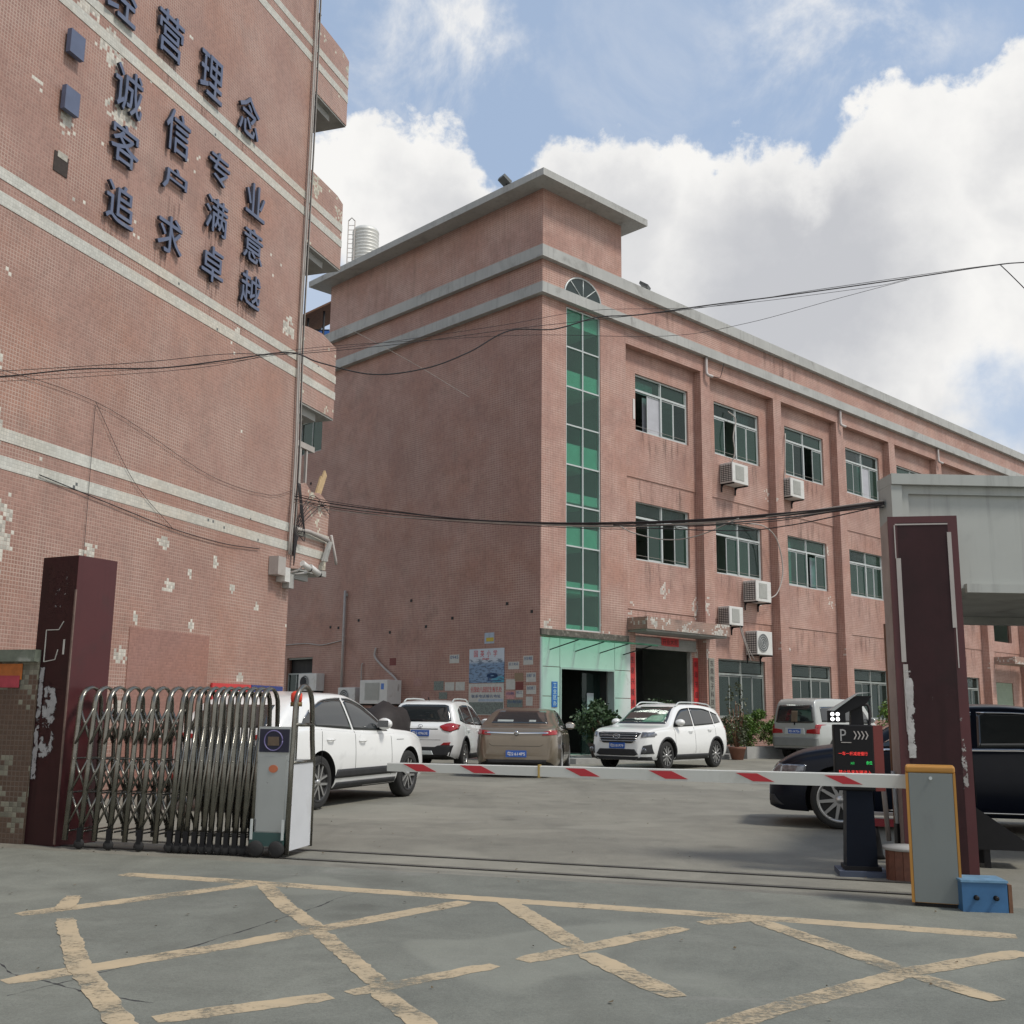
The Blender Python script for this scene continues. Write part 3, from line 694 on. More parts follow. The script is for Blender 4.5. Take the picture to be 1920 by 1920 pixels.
MB().prism([(1.15, 4.45), (1.3, 4.45), (1.5, 4.9), (1.38, 4.9)], 'y', -.14, -.08).build('bracket', m_conc, pp)
# little fixture on top balcony
MB().tube([(.12, .05, 16.4), (.12, .05, 16.62), (.22, .05, 16.64)], .04, 6).build('vent_pipe', m_black, left)
# thin cable line sagging over the facade
for pts_, r_ in (([(-9, 5.72), (-6.0, 5.9), (-3, 5.42), (-1.0, 5.45), (0, 5.75)], .004), ([(-6.0, 5.9), (-5.0, 4.9), (-3.9, 4.3)], .004), ([(-6.0, 5.85), (-5.98, 4.0), (-5.97, 2.2)], .004), ([(-7.0, 4.55), (-5.5, 4.42), (-3.9, 4.3), (-2.4, 4.28), (-1.2, 4.36)], .008)):
    MB().tube(smooth_path([(u, -.03, z_) for u, z_ in pts_], 8), r_, 5).build('wall_cable', m_wire, left)
# signboards, fire boxes, hose at the foot of the facade
s1 = thing('red_signboard', 'red signboard with white lettering at the foot of the tiled facade behind the gate', 'sign', (PL[0], PL[1], 0), R(71.406))
MB().box(-2.51, -1.27, -.06, -.02, 1.05, 1.80).build('board', pbr('sign_red', (.55, .05, .05), .5, var=.1), s1)
text_obj('lettering', '停车场收费', .9, .2, s1, (-1.9, -.062, 1.62), FACE, mwt, .004)
s2 = thing('blue_signboard', 'dark blue signboard next to the red one behind the folding gate', 'sign', (PL[0], PL[1], 0), R(71.406))
MB().box(-1.25, -.13, -.06, -.02, 1.05, 1.80).build('board', pbr('sign_blue', (.03, .05, .2), .5, var=.1), s2)
text_obj('lettering', '来访登记', .8, .2, s2, (-.7, -.062, 1.6), FACE, mwt, .004)
for k, u in enumerate((-3.58, -3.18)):
    fe = thing('fire_extinguisher', 'red fire extinguisher standing %s by the tiled wall behind the gate' % ('left' if k == 0 else 'right'), 'fire extinguisher', (PL[0], PL[1], 0), R(71.406), 'two red extinguishers behind the gate')
    MB().lathe([(.02, .14), (.15, .15), (.16, .2), (.16, .62), (.12, .7), (.04, .74), (.03, .8)], (u+.15, -.2, 0), 'z', 14).build('cylinder', m_red, fe)
    MB().box(u+.1, u+.24, -.22, -.18, .78, .84).build('handle', m_black, fe)
    MB().box(u, u+.32, -.36, -.03, 0, .14).build('stand', m_conc, fe)
hs = thing('water_hose', 'pale hose sagging along the tiled wall behind the gate', 'hose', (PL[0], PL[1], 0), R(71.406))
MB().tube(smooth_path([(-4.9, -.06, 1.0), (-4.3, -.06, .90), (-3.4, -.07, .93), (-2.6, -.06, 1.05), (-2.4, -.06, 1.08)], 8), .022, 6).build('hose', m_white, hs)

# ================================================================== things fixed to the main building
def on_main(name, label, cat, group=None): return thing(name, label, cat, (PM[0], PM[1], 0), R(44), group)
def ac_unit(label, u, z_, w, h, v, d=.36, fan=False, gable=False, group='air conditioner outdoor units on the factory', grille_side=True):
    """local frame of the unit: x along wall, -y outwards"""
    a = thing('air_conditioner', label, 'air conditioner', group=group)
    b_ = MB(); b_.box(0, w, -d, 0, 0, h); me = b_.mesh('casing', m_white); c_ = link('casing', me, a)
    bv = c_.modifiers.new('bevel', 'BEVEL'); bv.width = .015; bv.segments = 2
    b_ = MB()
    for k in range(9): b_.box(-.012, .0, -d+.04, -.04, .06+k*(h-.12)/9, .06+k*(h-.12)/9+.018)
    for k in range(5): b_.box(-.016, -.012, -d+.05+k*(d-.12)/4, -d+.065+k*(d-.12)/4, .05, h-.06)
    b_.build('side_grille', m_blackp, a)
    if fan:
        cx, cz, r_ = w*.38, h*.5, min(w*.34, h*.4)
        MB().lathe([(r_, 0), (r_, -.01)], (cx, -d-.002, cz), 'y', 24).build('fan_grille', pbr('fan_grey', (.12, .13, .13), .6, var=.1), a)
        b_ = MB()
        for rr in (.25, .5, .75, 1.): b_.tube([(cx+r_*rr*cos(t_), -d-.016, cz+r_*rr*sin(t_)) for t_ in [2*pi*j/20 for j in range(21)]], .006, 4)
        b_.build('guard_ring', m_white, a)
    else:
        b_ = MB(); b_.box(w*.2, w*.72, -d-.012, -d+.002, h*.16, h*.88); fo = b_.build('front_panel', pbr('panel_grey', (.36, .37, .34), .6, var=.08), a)
        b_ = MB()
        for k in range(14): b_.box(w*.21, w*.71, -d-.018, -d-.013, h*(.18+k*.05), h*(.18+k*.05)+.006)
        b_.build('louvre', m_white, fo)
    for x_ in (.05, w-.09):
        b_ = MB(); b_.prism([(-d-.02, 0), (-d-.02, -.045), (-.10, -.05), (-.045, -.12), (-.04, -.3), (0, -.3), (0, 0)], 'x', x_, x_+.035); b_.build('bracket', m_black, a)

    if 'sticker' in label: MB().box(w*.78, w*.88, -d-.004, -d+.002, h*.6, h*.85).build('sticker', m_blue, a)
    if 'open black fan' in label: MB().lathe([(.2, 0), (.2, -.01)], (w*.3, -d-.02, h*.5), 'y', 20).build('fan_hole', m_dark, a)
    th = R(44)
    if gable:   # x axis of the unit runs along -C
        px = PM[0]+cos(th)*(-v)-sin(th)*u; py = PM[1]+sin(th)*(-v)+cos(th)*u
        a.location = (px, py, z_); a.rotation_euler = (0, 0, th-pi/2)
    else:
        px = PM[0]+cos(th)*u-sin(th)*v; py = PM[1]+sin(th)*u+cos(th)*v
        a.location = (px, py, z_); a.rotation_euler = (0, 0, th)
    return a
ac_unit('beige air conditioner with coiled pipe under the second top floor window', 9.55, 9.64, 1.0, .74, .28, .55)
ac_unit('beige air conditioner under the third top floor window', 13.42, 9.70, .98, .74, .28, .55)
ac_unit('large white air conditioner below the second middle floor window by the pilaster', 10.88, 5.46, .98, .76, .31, .55)
ac_unit('small white air conditioner above the end of the tiled canopy', 9.28, 4.50, .84, .66, .31, .48)
ac_unit('white air conditioner with round fan grille over the ground floor window', 10.98, 3.55, .98, .85, .34, .5, fan=True)
ac_unit('old air conditioner with open black fan hole in front of the dark gable window', 12.0, 2.08, 1.15, .62, -.02, .36, fan=True, gable=True)
ac_unit('low grimy air conditioner beside the foot of the white wall pipe', 9.5, 1.5, 1.0, .68, -.02, .36, fan=True, gable=True)
ac_unit('large beige air conditioner with blue sticker behind the white cars', 7.9, 1.62, 1.5, .78, -.02, .6, gable=True)
wp = on_main('wall_pipe', 'tall pale vertical pipe on the gable wall', 'pipe')
MB().tube([(-.08, 9.68, 1.3), (-.08, 9.67, 5.6)], .045, 8).build('run', m_pipe, wp); MB().box(-.06, 0, 9.6, 9.75, 5.4, 5.5).build('clip', m_conc, wp)
for pts_, r_, lb in (([(-.05, 7.79, 3.51), (-.08, 7.78, 3.2), (-.08, 7.29, 2.84), (-.1, 6.62, 2.47), (-.12, 6.41, 2.18), (-.14, 6.55, 1.8), (-.2, 6.8, 1.65)], .035, 'pale wrapped air conditioner hose curving down the gable wall'),
                     ([(-.05, 8.5, 3.0), (-.06, 8.55, 2.9), (-.06, 8.54, 2.3), (-.1, 8.5, 1.9)], .022, 'short thin pipe rising behind the beige air conditioner'),
                     ([(-.03, 14.5, 3.82), (-.03, 13.46, 3.82), (-.03, 12.04, 3.82), (-.03, 11.07, 3.73), (-.03, 9.75, 3.85)], .018, 'thin cable running along the gable wall to the vertical pipe')):
    h_ = on_main('wall_hose', lb, 'pipe'); MB().tube(smooth_path(pts_, 6), r_, 7).build('run', m_pipe, h_)
for pts_, lb in (([(10.25, .3, 10.4), (10.3, .12, 10.9), (10.2, .1, 11.5), (10.38, .1, 12.2), (10.2, .3, 12.5)], 'white hose looping up the second top floor window'),
                 ([(13.9, .3, 10.4), (13.85, .2, 11.2), (13.95, .22, 12.1), (14.1, .3, 12.4)], 'pale hose beside the third top floor window'),
                 ([(11.9, .0, 5.6), (12.5, -.1, 5.9), (12.9, -.12, 6.8), (12.6, -.1, 7.9), (11.9, .0, 8.35), (11.2, .3, 8.4)], 'long pale cable arching from middle floor air conditioner to the window'),
                 ([(10.0, -.1, 4.5), (10.12, -.14, 4.1), (10.4, -.12, 3.65), (10.62, -.1, 3.3)], 'two drooping hoses from the small air conditioner')):
    h_ = on_main('drain_hose', lb, 'hose'); MB().tube(smooth_path(pts_, 8), .024, 7).build('run', m_pipe, h_)
    if 'two' in lb: MB().tube(smooth_path([(10.05, -.12, 4.5), (10.4, -.12, 3.8), (10.85, -.1, 3.35)], 6), .018, 6).build('run', m_pipe, h_)
cm = on_main('dome_camera', 'small white camera low on the recessed wall between the ground floor windows', 'camera')
MB().lathe([(.03, 0), (.09, -.03), (.08, -.1), (.03, -.14)], (13.5, .2, 3.85), 'y', 12).build('housing', m_white, cm); MB().tube([(13.4, .34, 3.95), (13.5, .2, 3.85)], .015, 5).build('arm', m_white, cm)
# floodlights
for lb, loc, rz in (('floodlight on the edge of the tower roof slab', (-.55, 1.1, 17.83), -.2), ('floodlight on the parapet of the long facade', (5.05, -.05, 15.63), .4)):
    f_ = on_main('floodlight', lb, 'floodlight', 'floodlights on the factory roof')
    x_, y_, z_ = loc
    MB().tube([(x_, y_, z_), (x_, y_, z_+.15)], .025, 6).build('bracket', m_black, f_)
    mb = MB(); mb.prism([(-.06, .05), (.22, .25), (.18, .34), (-.10, .16)], 'x', -.18, .18)
    o_ = mb.build('lamp_head', pbr('lamp_grey', (.12, .13, .13), .5, var=.1), f_, loc=(x_, y_, z_), rot=(0, 0, rz+(pi/2 if 'tower' in lb else 0)))
# water tank
wt = thing('water_tank', 'ribbed white cylindrical water tank behind the tower roof', 'water tank', (-6.5, 44.0, 0))
pr = [(0.01, 18.5)]
for k in range(22): pr += [(.53, 18.5+k*.155), (.58, 18.56+k*.155), (.58, 18.6+k*.155)]
pr += [(.55, 21.93), (.5, 22.0), (.3, 22.04), (.05, 22.06)]
MB().lathe(pr, (0, 0, 0), 'z', 28).build('tank', pbr('tank_white', (.60, .60, .56), .5, .15, var=.08), wt)
mb = MB()
for dx in (-.7, -.42): mb.tube([(dx, -.45, 14.2), (dx, -.45, 22.2)], .025, 5)
for k in range(20): mb.tube([(-.7, -.45, 18+k*.21), (-.42, -.45, 18+k*.21)], .014, 4)
mb.tube([(-.7, -.45, 22.2), (-.56, -.45, 22.35), (-.42, -.45, 22.2)], .025, 5)
mb.build('ladder', m_pipe, wt)
mb = MB(); mb.box(-.7, .7, -.7, .7, 18.3, 18.5)
for a in (-.6, .6):
    for b__ in (-.6, .6): mb.box(a-.08, a+.08, b__-.08, b__+.08, 14.0, 18.3)
mb.build('stand', m_conc, wt)
# rusty shed roof beyond the tower
sh = thing('rusty_shed', 'small dark rusty lean-to roof on posts beyond the tower', 'shed', (-8.2, 43.2, 0))
mb = MB(); mb.prism([(-.9, 17.35), (.7, 18.2), (.7, 18.28), (-.95, 17.42)], 'y', -.5, 1.5); mb.build('roof', m_rust, sh)
mb = MB()
for dx in (-.4, .25): mb.tube([(dx, -.3, 14.0), (dx, -.3, 17.7+dx*.5)], .05, 6)
mb.tube([(-.5, -.3, 17.0), (.5, -.3, 17.0)], .03, 6); mb.tube([(-.4, -.3, 16.6), (.3, -.3, 17.2)], .03, 6); mb.build('post', m_black, sh)
MB().box(-.1, .5, .3, 1.2, 14.0, 17.2).build('tank', m_blue, sh)
# posters and notices on gable (local: x=0 plane, y=c)
def gable_panel(o, c0, c1, z0_, z1_, mat, t0=.004, t1=.0, name='sheet', tilt=0):
    n_ = MB(); n_.box(-t0-t1, -t1, min(c0, c1), max(c0, c1), z0_, z1_); return n_.build(name, mat, o)
GF = (pi/2, 0, -pi/2)    # lettering on the gable
m_pap = pbr('notice_paper', (.50, .50, .46), .7, var=.12, nscale=9); m_pap2 = pbr('notice_blue', (.35, .42, .50), .7, var=.2, nscale=9); m_grp = pbr('notice_green', (.16, .19, .17), .7, var=.5, nscale=24)
m_pink = pbr('notice_pink', (.5, .25, .24), .7, var=.3, nscale=14); m_tan = pbr('notice_tan', (.26, .19, .12), .8, var=.1); m_mar = pbr('notice_maroon', (.17, .04, .035), .7, var=.1)
m_yel = pbr('notice_yellow', (.5, .38, .04), .6, var=.1); m_fade = pbr('notice_faded', (.36, .21, .18), .8, var=.3, nscale=20); m_redk = pbr('red_ink', (.5, .04, .05), .7, var=0); m_blk = pbr('blue_ink', (.03, .08, .2), .7, var=0)
p1 = on_main('school_poster', 'large blue and white poster with red heading on the gable wall', 'poster')
pm_ = bpy.data.materials.new('poster_print'); pm_.use_nodes = True; k_ = NT(pm_.node_tree); b_ = k_.n['Principled BSDF']
uvp = k_.new('ShaderNodeTexCoord').outputs['Object']; X_, Y_, Z_ = k_.sep(uvp)[:3]
nz = k_.noise(k_.v('MULTIPLY', uvp, (1, 3, 12)), 1.5, 5, .6)
lines = k_.rng(nz, .5, .56, 0, 1); colr = k_.mix(k_.rng(Z_, 2.95, 2.8, 0, 1), c4((.50, .56, .62)), c4((.16, .27, .42)))
colr = k_.mix(k_.m('MULTIPLY', k_.rng(Z_, 2.4, 2.5, 1, 0), k_.rng(Y_, 2.2, 1.8, 0, 1)), colr, c4((.05, .30, .42)))
colr = k_.mix(k_.m('MULTIPLY', lines, k_.rng(Z_, 3.0, 2.95, 0, .75)), colr, c4((.05, .08, .13)))
k_.set(b_.inputs['Base Color'], colr)
gable_panel(p1, 1.49, 3.05, 2.26, 3.29, pm_, .012)
for k, ch in enumerate('国英小学'): text_obj('lettering', ch, .17, .2, p1, (-.014, 2.75-k*.29, 3.14), GF, m_redk, .003)
text_obj('lettering', '招生简章', .3, .06, p1, (-.014, 2.3, 2.98), GF, m_redk, .003)
mb = MB()
for c0, w_, z_ in ((2.7, .55, 2.33), ): mb.box(-.016, -.013, c0-1.1, c0-.45, z_-.03, z_)
for a in np.linspace(0, 2*pi, 16): mb.box(-.0155, -.013, 2.0+.17*cos(a)-.07, 2.0+.17*cos(a)+.07, 2.47+.05*sin(a)-.03, 2.47+.05*sin(a)+.03)
mb.box(-.016, -.013, 2.14, 2.18, 2.33, 2.45); mb.build('boat_print', m_blk, p1)
p2_ = on_main('event_poster', 'lower poster with red title and dark green photo strip on the gable wall', 'poster')
gable_panel(p2_, 1.49, 3.05, 1.30, 2.24, m_pap, .012)
text_obj('lettering', '全国幼儿园招生报名处', 1.4, .17, p2_, (-.014, 2.27, 2.06), GF, m_redk, .003)
text_obj('lettering', '联系电话报名地址', 1.3, .1, p2_, (-.014, 2.27, 1.86), GF, m_blk, .003)
gable_panel(p2_, 1.51, 3.03, 1.32, 1.68, m_grp, .003, .013, 'photo')
gable_panel(p2_, 1.51, 2.6, 1.70, 1.78, m_pap2, .003, .013, 'photo')
nts = [('yellow and grey notice high on gable above the posters', 2.38, 1.95, 3.44, 3.77, m_pap2, None), ('white leaflet with phone number left of blue poster', 3.99, 3.54, 2.89, 3.15, m_pap, '0945'), ('white and blue leaflet right of the blue poster', 1.32, .86, 2.64, 2.86, m_pap, '招工电话'),
       ('torn white leaflet nearest the building corner', .68, .28, 2.76, 3.02, m_pap, '招租'), ('faded green notice, first of a row of three', 4.73, 4.26, 2.05, 2.34, m_grp, None), ('blank grey notice in the middle of a row of three', 4.19, 3.74, 2.04, 2.30, m_pap, None),
       ('blank grey notice just left of the lower poster', 3.68, 3.25, 2.04, 2.30, m_pap, None), ('tan blank square notice above a maroon one', 1.05, .68, 2.30, 2.53, m_tan, None), ('white lined notice near the corner, upper', .56, .16, 2.26, 2.53, m_pap, '出租厂房'),
       ('torn white notice right of the lower poster', 1.40, 1.02, 2.05, 2.35, m_pap, None), ('maroon square notice below the tan one', 1.0, .68, 2.04, 2.27, m_mar, None), ('notice with two rows of blue characters near corner', .55, .15, 1.91, 2.16, m_pap, '急招普工'),
       ('pinkish torn notice low beside lower poster', 1.42, 1.03, 1.77, 2.0, m_pink, '招聘'), ('small white notice with black characters', .98, .68, 1.82, 2.02, m_pap, '招工'), ('small torn white notice lowest near the corner', .56, .29, 1.58, 1.84, m_pap, None),
       ('greenish notice above the gold sedan roof', 1.36, .70, 1.53, 1.76, m_grp, '出租房'), ('dark red square notice left of the curved hose', 7.06, 6.72, 2.89, 3.14, m_mar, None), ('faded pink notice right of the curved hose', 5.76, 5.34, 2.2, 2.46, m_fade, None),
       ('faded notice below the faded pink one', 5.35, 4.93, 1.78, 2.03, m_fade, None), ('peeling green notice under the row of three', 4.47, 4.07, 1.78, 1.99, m_grp, None)]
for lb, c0, c1, z0_, z1_, m_, tx in nts:
    n_ = on_main('notice', lb, 'notice', 'notices pasted on the gable wall')
    gable_panel(n_, c0, c1, z0_, z1_, m_, .005)
    if 'yellow' in lb: gable_panel(n_, 2.3, 1.97, 3.5, 3.62, m_yel, .003, .006)
    if tx: text_obj('lettering', tx, abs(c0-c1)*.85, (z1_-z0_)*.38, n_, (-.0065, (c0+c1)/2, z1_-(z1_-z0_)*.3), GF, m_blk, .002)
# step in front of the facade, planter
th = R(44)
def mloc(u, v, z_=0): return (PM[0]+cos(th)*u-sin(th)*v, PM[1]+sin(th)*u+cos(th)*v, z_)
st = link('pavement', MB().box(-.1, 7.9, -1.5, .5, -.1, .15).mesh('pavement', m_conc), None, kind='structure', loc=(PM[0], PM[1], 0), rot=R(44))
link('pavement', MB().box(31.5, 36.5, -1.5, .5, -.1, .15).mesh('pavement', m_conc), None, kind='structure', loc=(PM[0], PM[1], 0), rot=R(44))
m_soil = pbr('soil', (.06, .045, .03), .95, var=.3)
pt_ = on_main('planter_bed', 'low concrete planter bed under the ground floor windows', 'planter')
mb = MB(); mb.box(8.0, 30, -1.6, -1.45, 0, .38); mb.box(8.0, 8.15, -1.45, -.05, 0, .38); mb.build('kerb_wall', m_conc, pt_); MB().box(8.15, 30, -1.45, -.01, 0, .33).build('soil', m_soil, pt_)

# ------------------------------------------------------------------ foliage
def leaf_mat(name, col, col2):
    m = bpy.data.materials.new(name); m.use_nodes = True; k = NT(m.node_tree); b = k.n['Principled BSDF']
    oi = k.new('ShaderNodeTexCoord').outputs['Object']
    k.set(b.inputs['Base Color'], k.mix(k.rng(k.noise(oi, 7, 4, .7), .35, .65, 0, 1), c4(col), c4(col2))); b.inputs['Roughness'].default_value = .5
    b.inputs['Transmission Weight'].default_value = 0.
    return m
m_lf1 = leaf_mat('leaf_dark', (.028, .06, .022), (.055, .095, .035)); m_lf2 = leaf_mat('leaf_hedge', (.06, .14, .02), (.14, .22, .04)); m_lf3 = leaf_mat('leaf_olive', (.05, .065, .03), (.08, .09, .045))
def leaves(n, c, r, size, seed, droop=.3, clumps=14):
    rnd = random.Random(seed); b_ = MB()
    cl = [(c[0]+rnd.gauss(0, .45)*r[0], c[1]+rnd.gauss(0, .45)*r[1], c[2]+rnd.uniform(-.9, .9)*r[2], rnd.uniform(.25, .5)) for _ in range(clumps)]
    for _ in range(n):
        q = rnd.choice(cl); d = Vector((rnd.gauss(0, 1), rnd.gauss(0, 1), rnd.gauss(0, 1))).normalized()*q[3]*rnd.uniform(.4, 1)
        p = Vector((q[0]+d.x*r[0], q[1]+d.y*r[1], q[2]+d.z*r[2]))
        if ((p.x-c[0])/r[0])**2+((p.y-c[1])/r[1])**2+((p.z-c[2])/r[2])**2 > 1.35: continue
        a = Vector((d.x+rnd.gauss(0, .6), d.y+rnd.gauss(0, .6), d.z-droop+rnd.gauss(0, .4))).normalized(); s_ = a.cross(Vector((rnd.gauss(0, 1), rnd.gauss(0, 1), rnd.gauss(0, 1)))).normalized()
        L_ = size*rnd.uniform(.7, 1.4); w_ = L_*.3
        b_.quad(p, p+a*L_*.5+s_*w_, p+a*L_, p+a*L_*.5-s_*w_)
    return b_
def plant(name, label, cat, loc, r, hc, n, size, mat, seed, pot=None, stems=5, group=None):
    o = thing(name, label, cat, loc, 0, group)
    leaves(n, (0, 0, hc), r, size, seed).build('foliage', mat, o)
    b_ = MB(); rnd = random.Random(seed)
    for _ in range(stems):
        a = rnd.uniform(0, 2*pi); b_.tube(smooth_path([(0, 0, .15), (.1*cos(a), .1*sin(a), hc*.5), (r[0]*.6*cos(a), r[1]*.6*sin(a), hc+r[2]*.5*rnd.random())], 3), [.018]*6+[.01], 5)
    b_.build('stem', m_rust, o)
    if pot: MB().lathe([(pot*.7, 0), (pot, .32), (pot*1.08, .33), (pot*1.08, .4), (pot*.9, .4), (pot*.9, .34), (.02, .34)], (0, 0, 0), 'z', 18).build('pot', pbr('clay_pot', (.20, .09, .06), .8, var=.2) if pot < .3 else pbr('dark_pot', (.07, .05, .045), .8, var=.2), o)
    return o
plant('potted_shrub', 'bushy drooping potted shrub between gold sedan and dark doorway', 'potted plant', mloc(1.15, -1.25, .15), (.68, .68, .55), 1.0, 2400, .11, m_lf1, 3, .3)
plant('potted_shrub', 'potted shrub behind the hood of the white crossover by the red couplet', 'potted plant', mloc(4.0, -1.1, .15), (.6, .6, .5), 1.15, 1800, .10, m_lf1, 5, .26)
plant('rose_bush', 'thin straggly bush with reddish stems behind rear of white crossover', 'shrub', mloc(7.0, -1.9, 0), (.38, .42, 1.0), 1.35, 900, .08, m_lf3, 8, .26, 9)
0 and plant('small_pot_plant', 'low plant in clay pot beside the planter end', 'potted plant', mloc(7.75, -2.0, 0), (.25, .25, .2), .55, 360, .07, m_lf2, 18, .22)
plant('round_hedge', 'rounded bright green clipped bush in planter bed', 'bush', mloc(8.95, -1.0, .33), (.8, .7, .6), .68, 6500, .065, m_lf2, 9, None, 4)
plant('round_hedge', 'smaller yellow green bush next to the van in planter bed', 'bush', mloc(10.9, -.85, .33), (.7, .65, .5), .55, 4000, .065, m_lf2, 10, None, 4)
plant('round_hedge', 'dark olive shrub in the planter bed beside clipped bush', 'bush', mloc(8.5, -.6, .33), (.55, .5, .5), .6, 900, .09, m_lf3, 12, None, 4)
plant('tall_shrub', 'leafy shrub between van and gate pillar', 'shrub', mloc(19.6, -.8, .33), (.7, .7, .9), 1.1, 1300, .12, m_lf2, 14, None, 5)
bb_ = thing('blue_barrel', 'blue plastic barrel inside the dark doorway behind the shrub', 'barrel', mloc(2.0, -.7, .15))
MB().lathe([(.02, 0), (.26, 0), (.28, .1), (.27, .3), (.29, .32), (.27, .34), (.28, .6), (.26, .66), (.02, .66)], (0, 0, 0), 'z', 20).build('drum', m_blue, bb_)

# ================================================================== GROUND
def ground_mat(name, col, col2, crack=True, seed=0):
    m = bpy.data.materials.new(name); m.use_nodes = True; k = NT(m.node_tree); b = k.n['Principled BSDF']
    co = k.v('ADD', k.new('ShaderNodeTexCoord').outputs['Object'], (seed, seed*2, 0))
    big = k.rng(k.noise(co, .16, 6, .65, .4), .35, .66, 0, 1); mid = k.noise(co, 1.7, 10, .76, .5); fine = k.noise(co, 45, 4, .7); fine2 = k.noise(co, 160, 3, .6)
    c = k.mix(big, c4(col), c4(col2))
    f = k.m('ADD', k.rng(mid, .3, .7, .78, 1.18, False), k.rng(fine, .3, .7, -.09, .09, False)); f = k.m('ADD', f, k.rng(fine2, .3, .7, -.2, .2, False))
    s = k.new('ShaderNodeVectorMath', operation='SCALE'); k.set(s.inputs[0], c); k.set(s.inputs['Scale'], f); c = s.outputs[0]
    st = k.rng(k.noise(k.v('ADD', co, (9, 4, 0)), .7, 6, .7, .8), .56, .74, 0, .5)      # oil and damp stains
    c = k.mix(st, c, c4([q*.55 for q in col]))
    dust = k.rng(k.noise(k.v('MULTIPLY', co, (.5, 2.2, 1)), .5, 7, .7, 1.), .56, .72, 0, .35); c = k.mix(dust, c, c4((.30, .29, .265)))
    vs = k.new('ShaderNodeTexVoronoi'); k.set(vs.inputs['Vector'], co); vs.inputs['Scale'].default_value = 26; c = k.mix(k.rng(vs.outputs['Distance'], .05, .16, .55, 0), c, c4([q*.45 for q in col]))
    vo2 = k.new('ShaderNodeTexVoronoi'); k.set(vo2.inputs['Vector'], k.v('ADD', co, k.v('MULTIPLY', k.xyz(mid, fine, 0.), (.5, .2, 0)))); vo2.inputs['Scale'].default_value = .8; c = k.mix(k.rng(vo2.outputs['Distance'], .05, .17, .42, 0), c, c4([q*.4 for q in col]))
    vt = k.v('MULTIPLY', co, (1.1, .16, 1)); tk = k.rng(k.noise(vt, 1.2, 5, .6, .3), .50, .70, 0, .45); c = k.mix(tk, c, c4([q*.62 for q in col]))
    pl = k.rng(k.noise(k.v('ADD', co, (14, 22, 0)), .25, 3, .5, .2), .55, .575, 0, .34); c = k.mix(pl, c, c4([min(1, q*1.35) for q in col]))
    if crack:
        vo = k.new('ShaderNodeTexVoronoi', feature='DISTANCE_TO_EDGE'); k.set(vo.inputs['Vector'], k.v('ADD', co, k.v('SCALE', k.n.new('ShaderNodeTexNoise').outputs[1]))); vo.inputs['Scale'].default_value = .17
        nn = [n for n in k.n if n.type == 'TEX_NOISE'][-1]; k.set(nn.inputs['Vector'], co); nn.inputs['Scale'].default_value = .9; nn.inputs['Detail'].default_value = 6
        sc_ = [n for n in k.n if n.type == 'VECT_MATH' and n.operation == 'SCALE'][-1]; sc_.inputs['Scale'].default_value = 1.3
        cr = k.rng(vo.outputs['Distance'], .0, .0016, 1, 0); cr = k.m('MULTIPLY', cr, k.rng(k.noise(co, .35, 3), .4, .55, 0, .8)); c = k.mix(cr, c, c4((.05, .05, .045)))
    k.set(b.inputs['Base Color'], c); k.set(b.inputs['Roughness'], k.rng(mid, .2, .8, .62, .88, False)); b.inputs['Specular IOR Level'].default_value = .35
    bn = k.new('ShaderNodeBump'); bn.inputs['Strength'].default_value = .35; bn.inputs['Distance'].default_value = .006; k.set(bn.inputs['Height'], k.m('ADD', fine, k.m('MULTIPLY', mid, 2.))); k.l.new(bn.outputs[0], b.inputs['Normal'])
    return m
m_yard = ground_mat('yard_concrete', (.220, .213, .176), (.176, .171, .142), False, 3)
m_fore = ground_mat('street_concrete', (.190, .197, .166), (.150, .158, .136), False, 21)
MB().box(-600, 600, -600, 600, -.5, 0).build('ground', m_yard, None, kind='structure')
GA = math.atan2(.276, -.961)                      # gate line direction (leftwards)
gx, gy = -.951, .309; nx_, ny_ = .309, .951        # along gate to the left; into the yard
def gp(s, t_, z_=0.): return (-1.96+gx*s+nx_*t_, 10.26+gy*s+ny_*t_, z_)
P0 = Vector(gp(-14, -.42)); P1 = Vector(gp(14, -.42))
mb = MB(); n = 26; a_ = P0.lerp(P1, 0)
fr = [gp(-14+28*i/n, -.42+.0*i, .004) for i in range(n+1)]
mb.poly([(-40, -30, .004), (40, -30, .004)]+fr); mb.build('road', m_fore, None, kind='structure')
# worn yellow box marking
m_yl = bpy.data.materials.new('worn_yellow_paint'); m_yl.use_nodes = True; k = NT(m_yl.node_tree); b = k.n['Principled BSDF']
co = k.new('ShaderNodeTexCoord').outputs['Object']
n1 = k.noise(co, 2.4, 8, .72, .5); n2 = k.noise(co, 38, 4, .7); n3 = k.noise(k.v('ADD', co, (5, 5, 0)), .9, 4, .6)
k.set(b.inputs['Base Color'], k.mix(k.rng(n1, .3, .7, 0, 1), c4((.49, .39, .25)), c4((.38, .32, .22)))); b.inputs['Roughness'].default_value = .75
ux = k.sep(k.new('ShaderNodeTexCoord').outputs['UV'])
wear = k.m('ADD', k.m('MULTIPLY', n1, .55), k.m('ADD', k.m('MULTIPLY', n2, .33), k.m('MULTIPLY', n3, .3)))
k.set(b.inputs['Alpha'], k.rng(wear, .565, .73, .92, .0))
